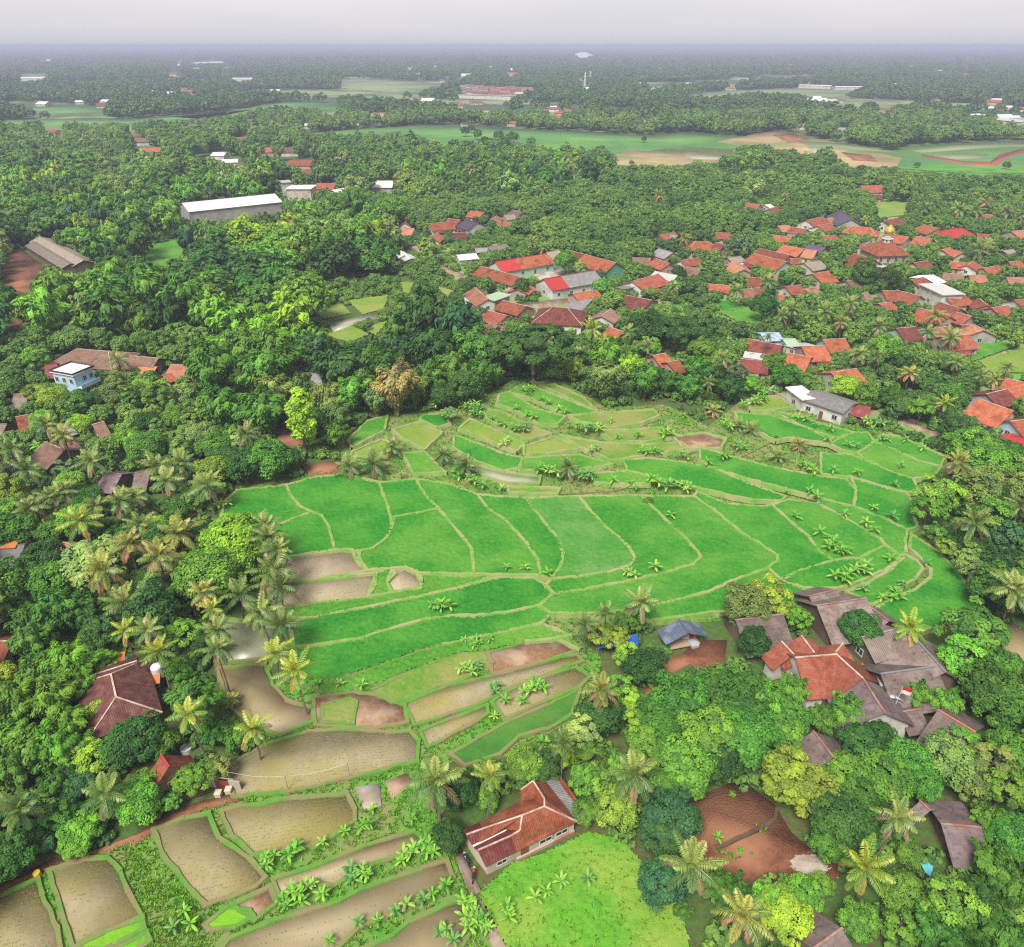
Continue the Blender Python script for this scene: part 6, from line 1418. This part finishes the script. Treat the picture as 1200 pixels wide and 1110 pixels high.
for it in PALMS.split():
    x, y, d, k = it.split(','); x, y, d = float(x), float(y), float(d)
    hgt = rng.uniform(6.0, 9.0) if d > 30 else rng.uniform(6, 8)
    if (x, y) in ((836, 481), (880, 503), (866, 499), (937, 521), (912, 534), (270, 819)): hgt = 1.6
    if 400 < x < 720 and 515 < y < 550: hgt = 3.2
    if (x, y) in ((772, 228), (736, 388), (759, 405)): hgt = 13
    p = P(x, y, hgt); dep = PX(*p)[2]; s = d / (FP / dep) / 8.0
    words, cl, var = PT[k]; tr, cr, nu = PALM[var[int(rng.integers(len(var)))]]
    z0 = gz(*PX(p[0], p[1], 0)[:2]) if 380 < x < 1000 and 480 < y < 560 else 0
    t = empty('coconut_palm', (p[0], p[1], z0), rng.uniform(0, 6.28)); tag(t, None, 'palm tree', 'coconut palms in the groves and along the paddies')
    sc_ = (hgt - z0) / PH
    a = link('trunk', tr, t, (0, 0, hgt - z0)); a.scale = (max(.6, s), max(.6, s), sc_)
    c = link('crown', cr, t, (0, 0, hgt - z0)); c.scale = (s * rng.uniform(.92, 1.08), s, s * rng.uniform(.85, 1.15)); c.rotation_euler = (rng.uniform(-.14, .14), rng.uniform(-.14, .14), 0); j = rng.uniform(.85, 1.15); c.color = (cl[0] * j, cl[1] * j, cl[2] * j, 1)
    if d > 36: link('coconuts', nu, t, (0, 0, hgt - z0))
    _yy, _xx = np.ogrid[:PDEP.shape[0], :PDEP.shape[1]]; _m = (_xx - MX - x) ** 2 + (_yy - MY - y) ** 2 < (.42 * d) ** 2; PDEP[_m] = np.maximum(PDEP[_m], dep)
    sz = 'short ' if hgt < 4 else 'big ' if s > .98 else 'tall thin ' if hgt > 12 else ''
    auto(t, sz + words + ' coconut', 'palm', x, y); claim(p[0], p[1], 1.8 * s); N_PALM += 1

# ------------------------------------------------------------------ bananas: foot in the photo (c = clump)
BANS = '''
315,1013c 347,1003c 405,979 427,971c 379,992 333,1064c 347,1053c 363,1043c 379,1053 355,1061 411,1032c 427,1029c 483,1005c 501,997c 472,1013 421,1085 443,1083 464,1072 477,1064 496,1059 507,1051 523,1043 387,1107 547,1064c 549,1083c 523,1093 483,963 437,952
657,1038 640,1049 627,1057 593,1075c 688,1035 548,1065 559,1083c 567,1091c 516,1097 532,1107 503,995c 512,715c 520,715c 545,753 559,756c 574,753 547,788c 559,785c 580,811c 580,843 372,806 399,805 425,808 621,815c 630,809c 592,826 612,826
613,460 620,464 635,471 642,476 655,483 662,487 605,482 618,490 625,493 577,493 588,501c 602,507c 614,507c 554,482c 561,484c 591,525 595,519 667,501 679,504c 690,507c 701,507c 716,496 724,516 747,514 781,513c 693,532 699,530 755,535c 767,534c 801,538c 829,547 633,555c 648,558c 684,564c 693,564c 718,568
767,569c 784,575c 803,575c 738,572 745,575 554,567c 588,576 565,574 786,608 738,677c 767,671 594,669 615,670 642,677 948,581 956,588 921,581 1023,600 1045,610 988,607 1013,619 1023,626 969,635 975,645c 985,651c 959,629 932,610 1010,673c 988,683c 1042,660 1084,664 1056,689 1032,705 1048,702c 1010,695
909,515 934,493 943,496 955,502 972,508 969,520 993,526 1004,527 1004,559 1054,550 1048,572 1021,508 1013,499c 1035,518c 975,556 950,555c 942,550c 864,527c 869,528c 829,547 847,540c 1171,651c 1181,645c 556,487c 562,490 402,513 407,490 415,490 497,470 510,478 850,500 855,505 870,478 800,492
330,352c 372,348c 380,352c 390,346c 345,358 405,345 470,312c 480,316c 490,312c 500,318c 515,330c 525,335 545,322 575,362c 700,405c 712,410c 722,416c 735,412c 690,398c 745,424c 780,445c 800,440 815,430c 940,345c 860,355c 875,345c 838,350 1010,335 1085,318c 1100,312c 1125,325c 1140,330c 1150,325c 1160,320c 1130,312c 1190,405c 1170,390c 1160,395c 1100,430 1075,425c 1090,440c 1025,500c 1000,490c 1055,505 1070,510 1095,500c 925,448c 915,442c 905,462 895,470c 885,475c 1180,655 855,893c 640,880c 880,890 205,1092 225,1088 218,1072 1060,520 1080,530 645,390c 655,400c 670,395c 620,460c 540,480 740,440 760,446c 720,455 700,450 470,560 540,560c 555,555 1170,470c 1185,520 970,480c 840,985 30,548 90,545c 50,530c 70,548c 210,700 262,596c 160,700c
'''
N_BAN = 0
_h = blank(); [_h.__ior__(OPEN)]; [paint(_h, q, 1) for q in HOUSE_HULLS]; r4 = np.random.default_rng(21); _n = 0
while _n < 52:
    vp = VPOLY[int(r4.integers(6))] if r4.random() < .6 else VILL0; a = np.array(vp); x, y = r4.uniform(a[:, 0].min(), a[:, 0].max()), r4.uniform(a[:, 1].min(), a[:, 1].max())
    if inpoly([x], [y], vp)[0] and not hit(_h, np.array([x, x - 4, x + 4, x]), np.array([y, y - 2, y - 2, y - 7])).any(): BANS += f' {x:.0f},{y:.0f}c'; _n += 1
for it in BANS.split():
    cl = it.endswith('c'); x, y = [float(q) for q in it.rstrip('c').split(',')]; z = gz(x, y); p = P(x, y, z)
    st, lf = (BAN2 if cl else BAN1)[int(rng.integers(5 if cl else 4))]; s = rng.uniform(.68, .98) * (1.05 if y < 720 else .76)
    t = empty('banana_plant', tuple(p), rng.uniform(0, 6.28), s); tag(t, None, 'banana plant', 'banana plants along the bunds and yards')
    [link('stem', q, t) for q in st]; c = link('leaves', lf, t); far_ = y < 450
    col = ((.15, .39, .06), (.12, .35, .055), (.11, .31, .09), (.20, .42, .09))[int(rng.integers(4))]; c.color = (*col, 1)
    lk = {.15: 'bright green', .12: 'fresh green', .11: 'bluish green', .20: 'pale green'}[col[0]]
    auto(t, lk + (' many stemmed' if cl else ' single stemmed') + ' banana', 'plant', x, y); claim(p[0], p[1], 1.0); N_BAN += 1

# ------------------------------------------------------------------ the grove fills all that is not open
HID = blank(); HID |= OPEN
for q in HOUSE_HULLS: paint(HID, q, -1.5)
VILL = poly('740,215 1260,195 1260,545 1100,535 1000,500 880,455 760,425 560,405 470,300 480,240 620,235')
LEFTV = poly('-60,440 60,400 240,400 260,600 260,680 100,690 -60,660')
_op = OPEN.copy()
yard = mat('village_yard_earth', (.36, .26, .18), (.20, .34, .06), (.12, .33, .045), s1=.16, s2=.05, bump=.5, bs=4, lohi=(.42, .58))
verge('village_yard', 'packed earth and grass of the village yards', '745,262 860,232 1000,212 1060,205 1230,235 1240,520 1130,545 1100,533 1000,497 885,452 770,425 600,395 545,365 520,300 480,285 440,280 480,250 560,245 640,300', .04, yard)
OPEN[:] = _op
def ok(x, y, r, kind, s, strict=True):
    bx, by, dep = PX(x, y, 0); cx, cy_, d2 = PX(x, y, MIDZ[kind] * s); rp = r * FP / d2; tx, ty, _ = PX(x, y, TOPZ[kind] * s)
    if cx < -190 or cx > 1390 or ty > 1180 or by < 40 or (by > 1112 and bx < 840): return None
    if hit(OPEN, bx, by): return False
    q = np.array([(cx, cy_), (cx - .72 * rp, cy_), (cx + .72 * rp, cy_), (tx, ty + .25 * rp), (cx, cy_ + .6 * rp), (cx - .5 * rp, (cy_ + ty) / 2), (cx + .5 * rp, (cy_ + ty) / 2)])
    return not (hit(HID, q[:, 0], q[:, 1]).any() or (hit(PDEP, q[:, 0], q[:, 1]) > dep - 2).any())
cand = []
def rows(y0, y1, sp):
    out = []
    y = y0
    while y < y1:
        half = (y * CS + H * SN) * (930.0 / FP) + 20
        for x in np.arange(-half, half, sp): out.append((x + rng.uniform(-.42, .42) * sp, y + rng.uniform(-.42, .42) * sp))
        y += sp
    return out
LOWZ = [poly('375,335 470,325 565,330 570,372 545,395 470,405 380,410'), poly('478,278 560,276 640,282 600,302 545,322 505,312'), poly('760,352 860,345 905,352 905,385 860,392 780,380')]
near = rows(22, 560, 4.3); rng.shuffle(near)
near = [(x, y, 1) for x, y in near[:len(near) // 5]] + [(x, y, 0) for x, y in near]
for x, y, first in near:
    bx, by, dep = PX(x, y, 0)
    vil = inpoly([bx], [by], VILL)[0] or inpoly([bx], [by], LEFTV)[0]
    big = .5 + .5 * math.sin(x * .021 + 1.7 * math.sin(y * .013)) * math.cos(y * .019)
    bam = (not vil) and (math.sin(x * .043 + 2.1) + math.cos(y * .037 + x * .011) > -.55 if bx < 760 else math.sin(x * .05) + math.cos(y * .04) > -.3)
    if vil: kind = ('round', 'round', 'airy', 'tall')[int(rng.integers(4))]; s = rng.uniform(.45, .85) if dep < 420 else rng.uniform(.6, 1.05)
    elif bam: kind = 'bamboo'; s = rng.uniform(.85, 1.45)
    else: kind = ('round', 'round', 'tall', 'airy', 'round')[int(rng.integers(5))]; s = rng.uniform(.85, 1.5)
    if any(inpoly([bx], [by], q)[0] for q in LOWZ):
        if first or rng.random() < .6: continue
        kind = ('round', 'airy')[int(rng.integers(2))]; s = rng.uniform(.32, .55); bam = False
    if first:
        if vil and rng.random() < .75: continue
        s *= rng.uniform(1.25, 1.6)
    s = min(s, 1.05 if dep < 170 else 1.75)
    done = False
    for s_ in (s,) if first else ((s, s * .72, s * .5) if vil or dep < 150 else (s, s * .75)):
        r = RAD[kind] * s_
        if not freeat(x, y, r * .8, .82 if not vil else .9): continue
        o_ = ok(x, y, r, kind, s_)
        if o_ is None: break
        if o_: done = True; s = s_; break
    if not done: continue
    cl_ = math.sin(x * .06 + 1.3 * math.sin(y * .045)) + math.cos(y * .055 + 1.1 * math.sin(x * .05)) + rng.normal(0, .5)
    keyp = ('GGBYBVGL' if cl_ > .5 else 'GMGOGMVG' if cl_ > -.5 else 'MMGMGMUD') if kind == 'bamboo' else ('MGDBGOMGVLXY' if vil else 'GBGLYGVG' if cl_ > .7 else 'MGGMOGMG' if cl_ > -.4 else 'DMUDMGMD')
    claim(x, y, RAD[kind] * s * .8); cand.append((dep, kind, keyp[int(rng.integers(len(keyp)))], x, y, s))
cand.sort(key=lambda c: -c[5] * RAD[c[1]] / c[0])
print('GROVE', len(cand), N_TREE, N_PALM, N_BAN)
LIM = {'broadleaf_tree': 300, 'bamboo_clump': 290}; mass = []
for dep, kind, key, x, y, s in cand:
    nm = 'bamboo_clump' if kind == 'bamboo' else 'broadleaf_tree'
    cxx = PX(x, y, 5)[0]
    if -15 < cxx < 1215 and N_TREE.get(nm, 0) < LIM[nm]: plant(kind, key, x, y, 0, s, FP / dep < 3.9)
    else: mass.append((x, y, kind, s))

# ------------------------------------------------------------------ masses no one could count: far woods, undergrowth, grass
def gn_scatter(name, data, protos, label, cat):
    """data: (x, y, z, proto index, scale, rotation)"""
    d = np.array(data, dtype=np.float32); me = bpy.data.meshes.new(name); me.vertices.add(len(d)); me.vertices.foreach_set('co', d[:, :3].ravel().copy())
    for nm, ty, c in (('kind_no', 'INT', d[:, 3].astype(np.int32)), ('size', 'FLOAT', d[:, 4]), ('turn', 'FLOAT', d[:, 5])):
        a = me.attributes.new(nm, ty, 'POINT'); a.data.foreach_set('value', np.ascontiguousarray(c))
    me.update(); o = link(name, me); ng = bpy.data.node_groups.new(name, 'GeometryNodeTree')
    ng.interface.new_socket('Geometry', in_out='INPUT', socket_type='NodeSocketGeometry'); ng.interface.new_socket('Geometry', in_out='OUTPUT', socket_type='NodeSocketGeometry')
    nd, ln = ng.nodes, ng.links; gi = nd.new('NodeGroupInput'); go = nd.new('NodeGroupOutput'); jn = nd.new('GeometryNodeJoinGeometry')
    def at(n_, ty): a = nd.new('GeometryNodeInputNamedAttribute'); a.data_type = ty; a.inputs['Name'].default_value = n_; return a.outputs['Attribute']
    k_, s_, r_ = at('kind_no', 'INT'), at('size', 'FLOAT'), at('turn', 'FLOAT'); cx = nd.new('ShaderNodeCombineXYZ'); ln.new(r_, cx.inputs[2])
    for i, po in enumerate(protos):
        oi = nd.new('GeometryNodeObjectInfo'); oi.inputs['Object'].default_value = po; oi.inputs['As Instance'].default_value = True
        cm = nd.new('FunctionNodeCompare'); cm.data_type = 'INT'; cm.operation = 'EQUAL'; ln.new(k_, cm.inputs[2]); cm.inputs[3].default_value = i
        ip = nd.new('GeometryNodeInstanceOnPoints'); ln.new(gi.outputs[0], ip.inputs['Points']); ln.new(cm.outputs[0], ip.inputs['Selection']); ln.new(oi.outputs['Geometry'], ip.inputs['Instance'])
        ln.new(cx.outputs[0], ip.inputs['Rotation']); ln.new(s_, ip.inputs['Scale']); ln.new(ip.outputs[0], jn.inputs[0])
    ln.new(jn.outputs[0], go.inputs[0]); md = o.modifiers.new('scatter', 'NODES'); md.node_group = ng
    return tag(o, label, cat, kind='stuff')
fp = []; fk = {}
for kind, n in (('round', 3), ('airy', 2), ('tall', 2), ('bamboo', 3)):
    for i in range(n):
        if kind == 'bamboo': V, F, T, _ = plume_crown(10.5, 4.2, 18, 62, 1.5)
        else: V, F, T, _ = crown({'tall': 3.1}.get(kind, 4.0), {'tall': 6.2}.get(kind, 5.3), {'tall': 4.6}.get(kind, 3.5), 36, 32, 1.0, low=-.5)
        V = np.concatenate([V, [(-.2, 0, 0), (.2, 0, 0), (.12, .1, 5.5), (-.12, .1, 5.5), (0, -.2, 0), (0, .2, 0), (.1, .12, 5.5), (.1, -.12, 5.5)]])
        nf = len(F); F = np.concatenate([F, [[nf * 4 + q for q in range(4)], [nf * 4 + 4 + q for q in range(4)]]])
        fk.setdefault(kind, []).append(len(fp)); fp.append(bpy.data.objects.new('grove_tree', np_mesh('grove_tree', V, F, [leaf_forest, bark], [0] * nf + [1, 1], np.concatenate([T, [.5, .5]]))))
nfar0 = len(fp)
leaf_wood = leaf_mat('leaf_wood', ramp=[(.03, .085, .025), (.045, .12, .03), (.065, .145, .035), (.04, .10, .035), (.085, .165, .04)])
for i in range(4):   # simple crowns for woods a kilometre and more away
    V, F, T, _ = crown(4.6, 4.4, 3.6, 18, 14, 2.1, low=-.5); fp.append(bpy.data.objects.new('wood_tree', np_mesh('wood_tree', V, F, [leaf_wood], attr=T)))
data = []
for x, y, kind, s in mass:
    ks = fk.get(kind, fk['round']); data.append((x, y, 0, ks[int(rng.integers(len(ks)))], s, rng.uniform(0, 6.28)))
def far_rows(y0, y1, sp, lo_, hi_, hd, thr):
    for x, y in rows(y0, y1, sp):
        bx, by, dep = PX(x, y, 0)
        if bx < -320 or bx > 1520: continue
        s = rng.uniform(lo_, hi_); tx, ty, _ = PX(x, y, 9 * s * .75)
        if hit(HID, np.full(9, bx), np.linspace(by, ty, 9)).any() or hit(HID, np.array([bx - 3.2 * s * FP / dep, bx + 3.2 * s * FP / dep]), np.full(2, (by + ty) / 2)).any(): continue
        n_ = math.sin(x * .0083 + 1.9 * math.sin(y * .0041 + 1)) + math.cos(y * .0072 + 1.6 * math.sin(x * .0047)) + .5 * math.sin(x * .023 + y * .017) + rng.normal(0, .2)
        if n_ < thr: continue
        data.append((x, y, 0, hd(), s, rng.uniform(0, 6.28)))
far_rows(560, 1000, 8.6, .9, 1.6, lambda: int(rng.integers(nfar0)), -1.55)
far_rows(1000, 2000, 11.5, .9, 2.0, lambda: nfar0 + int(rng.integers(4)), -.6)
far_rows(2000, 3800, 18.0, 1.3, 2.5, lambda: nfar0 + int(rng.integers(4)), -.5)
far_rows(3800, 8500, 34.0, 1.6, 3.6, lambda: nfar0 + int(rng.integers(4)), -.25)
far_rows(8500, 12500, 55.0, 2.4, 4.2, lambda: nfar0 + int(rng.integers(4)), -.6)
gn_scatter('forest', data, fp, 'dense green woods stretching from behind the village to the hazy plain', 'forest')
print('FOREST', len(data))
# undergrowth in the gaps
up = []
for i in range(4):
    V, F, T, _ = crown(1.5, .7, .9, 14, 26, .55, low=-.1, rcs=(.3, .5)); up.append(bpy.data.objects.new('bush', np_mesh('bush', V, F, [leaf_forest], attr=T)))
ud = []
for x, y in rows(20, 430, 2.7):
    bx, by, dep = PX(x, y, 0)
    if bx < -150 or bx > 1350 or by > 1190: continue
    s = rng.uniform(.5, 1.25); q = np.array([PX(x, y, 0)[:2], PX(x, y, 1.5 * s)[:2], PX(x - 1.4 * s, y, .6)[:2], PX(x + 1.4 * s, y, .6)[:2]])
    if hit(HID, q[:, 0], q[:, 1]).any() or rng.random() < .32: continue
    ud.append((x, y, 0, int(rng.integers(4)), s, rng.uniform(0, 6.28)))
gn_scatter('undergrowth', ud, up, 'low green undergrowth filling the gaps between trees and houses', 'undergrowth')
print('UNDER', len(ud))
def blade_mesh(name, pts3, hgt, wid, nb, cols, lean=.5):
    n = len(pts3); p = np.repeat(pts3, nb, 0); m = len(p); p = p + np.column_stack([rng.normal(0, hgt * .22, (m, 2)), np.zeros(m)])
    a = rng.uniform(0, 6.28, m); hh = hgt * rng.uniform(.6, 1.25, m); d = np.stack([np.cos(a), np.sin(a), 0 * a], 1); sd_ = np.stack([-np.sin(a), np.cos(a), 0 * a], 1) * wid * .5
    tip = p + d * (hh * lean)[:, None] + np.array([0, 0, 1.0]) * hh[:, None]; mid = p + d * (hh * lean * .3)[:, None] + np.array([0, 0, .6]) * hh[:, None]
    V = np.stack([p - sd_, p + sd_, mid + sd_ * .8, tip, mid - sd_ * .8], 1).reshape(-1, 3)
    return link(name, np_mesh(name, V, np.arange(5 * m).reshape(m, 5), [cols], attr=rng.uniform(0, 1, m)))
seedm = leaf_mat('stubble_green', base=(.19, .22, .09)); grassm = leaf_mat('wild_grass', base=(.12, .33, .03), warm=(1.7, 1.3, .8)); strawm = leaf_mat('stubble', base=(.26, .235, .13))
T = np.concatenate([t for k in 'mk' for t in tuft_pts[k]]); sel = rng.random(len(T)) < .5
print('TUFTS', len(T))
tag(blade_mesh('stubble', T[sel], .07, .05, 2, strawm, 2.2), 'pale straw stubble in the wet plots', 'stubble', kind='stuff')
tag(blade_mesh('rice_seedlings', T[~sel], .09, .05, 3, seedm, 1.9), 'rows of young rice seedlings in the wet plots', 'seedlings', kind='stuff')
def scatter(pg, dens, z, avoid=True):
    w4 = np.array([P(a, b_, z) for a, b_ in pg]); x0, y0 = w4[:, :2].min(0); x1, y1 = w4[:, :2].max(0); n = int((x1 - x0) * (y1 - y0) * dens)
    X = rng.uniform(x0, x1, n); Y = rng.uniform(y0, y1, n); ins = inpoly(X, Y, [tuple(q) for q in w4[:, :2]])
    X, Y = X[ins], Y[ins]; px, py, _ = PX(X, Y, z)
    if avoid: k = ~hit(FIELD, px, py); X, Y = X[k], Y[k]
    return np.stack([X, Y, np.full(len(X), z)], -1)
g1 = np.concatenate([scatter(poly(LL), 5, .05), scatter(poly(MID), 2.2, .14), scatter(poly(UP), 2, .5)])
g3 = scatter(poly('838,985 900,965 905,990 870,1010 840,1015'), 3, .25, False); g3 = g3[np.sin(g3[:, 0] * 1.1) + np.cos(g3[:, 1] * 1.4) + rng.normal(0, .5, len(g3)) > .6]
g2 = np.concatenate([scatter(MEADOW, 2.2, .25, False), scatter(poly('140,1000 165,985 195,1010 232,1062 245,1090 235,1140 175,1140 166,1070 150,1030'), 6, .1, False)])
tag(blade_mesh('grass', np.concatenate([g1, g3]), .38, .10, 4, grassm, 1.0), 'green grass on the banks and verges', 'grass', kind='stuff')
mg = leaf_mat('meadow_grass', base=(.15, .34, .03), warm=(1.6, 1.25, .9))
tag(blade_mesh('meadow_grass', g2, .32, .10, 4, mg, .9), 'tall bright grass in the meadow and on the slope', 'grass', kind='stuff')
# ------------------------------------------------------------------ labels: what it looks like and what it stands by
LM = '''648,318,school courtyard;88,432,two storey blue house;270,238,long white warehouse;1036,285,gold domed mosque;462,452,tan bamboo clump;970,465,grey roofed shed;615,960,orange tiled farmhouse;140,805,maroon farmhouse;1085,765,L-shaped thatched hall;965,770,terracotta villa;870,970,red soil yard;723,750,blue tarpaulins;385,667,bare brown plots;65,293,long brown shed;1040,830,flagpole;800,738,slate striped hut;258,925,small red gate;415,375,pale pond;990,250,dark purple roof;1103,338,white flat box house;950,178,sandy quarry;625,405,dark umbrella tree;447,213,square white hall;985,705,big thatched hall;1115,845,orange ridged hall;960,875,sunken thatched roof;970,1098,lowest thatched roof;1125,977,purplish thatched house;950,1012,gravel heap;380,890,big muddy field;250,1000,flooded corner plots;700,1060,bright meadow;193,890,small red hut;10,650,grey roofed grove house;930,410,orange house row;1160,478,cross gabled house;1090,390,palm shaded houses;900,300,mint walled row;820,285,orange hipped house;755,335,red brown house row;545,262,purple roofed house;476,292,parked dark car;500,265,white walled row;600,690,rice paddy bend;740,600,wide rice terraces;430,610,far left paddies;960,560,right hand terraces;690,500,olive upper terraces;560,520,banana lined terraces;1100,690,large last paddy;685,95,far minarets;585,106,dense distant town;250,130,long distant meadow;650,160,wide green meadow;1130,185,red dirt road;45,90,far factory roof;400,75,hazy left horizon;850,75,hazy right horizon;1120,110,distant right woods;870,105,pale distant field;100,250,upper left woods;180,340,small grass clearing;300,330,middle left woods;420,290,central woods;700,220,woods above the school;820,210,woods below the quarry;1100,220,woods behind the mosque;30,560,left edge palms;120,600,dense palm grove;250,700,palms by brown plots;320,740,palm row;560,900,palm by the farmhouse;40,720,bamboo hillside;60,830,lower bamboo slope;80,950,track side trees;1160,620,right edge palms;1140,570,right edge trees;1180,740,murky right pond;800,850,round tree cluster;700,880,pale leaved trees;420,1020,long banana row;450,1070,lowest banana row;580,1070,stony path;290,510,red earth slope;850,500,small beige palms;1010,520,upper right paddies;770,400,dark spreading tree;780,440,trees above the terraces;1190,340,far right village edge;330,218,pale block'''
LM = [(float(a), float(b_), c) for a, b_, c in (q.split(',', 2) for q in LM.split(';'))]
ORD = [''] + [a + ' ' for a in 'second third fourth fifth sixth seventh eighth ninth tenth eleventh twelfth thirteenth fourteenth fifteenth sixteenth seventeenth eighteenth nineteenth twentieth'.split()]
ORD += ['twenty-' + a for a in 'first second third fourth fifth sixth seventh eighth ninth'.split() for a in [a + ' ']] + ['thirtieth '] + ['thirty-' + a + ' ' for a in 'first second third fourth fifth sixth seventh eighth ninth'.split()]
G = {}
for o, look, noun, px, py in AUTO:
    d = sorted(((px - a) ** 2 + (1.6 * (py - b_)) ** 2, i) for i, (a, b_, c) in enumerate(LM))
    best = next(((q, i) for q, i in d if not (len(set(LM[i][2].split()) & set(look.split())) > 1)), d[0])
    a, b_, c = LM[best[1]]; dx, dy = px - a, 1.6 * (py - b_)
    rel = 'by' if best[0] < 120 else ('left of' if dx < 0 else 'right of') if abs(dx) > abs(dy) else ('behind' if dy < 0 else 'in front of')
    G.setdefault((look, noun, c, rel), []).append((best[0], px, py, o))
used = set()
for (look, noun, c, rel), lst in G.items():
    lst.sort(key=lambda q: q[0]); n = len(lst)
    for i, (q, px, py, o) in enumerate(lst):
        s = f'{look} {noun}'.strip() + f' {rel} the {c}'
        if n > 1: s += f', {ORD[i]}nearest'
        s = s.replace(' stemmed', '-stemmed').replace(' fronded', '-fronded').replace(' crowned', '-crowned')
        if len(s.split()) > 16: s = s.replace(' in front of ', ' before ')
        o['label'] = s; used.add(s)
print('LABELS', len(AUTO), len(used), max(len(s.split()) for s in used))

from collections import Counter
print('DUP', [k for k, v in Counter(o['label'] for o in COL.objects if o.get('label')).items() if v > 1][:9], 'LONG', [o['label'] for o in COL.objects if len(o.get('label', '').split()) > 16][:9], 'NOLABEL', [o.name for o in COL.objects if not o.parent and not o.get('label')][:9])
print('RANKS', max((len(v) for v in G.values())))
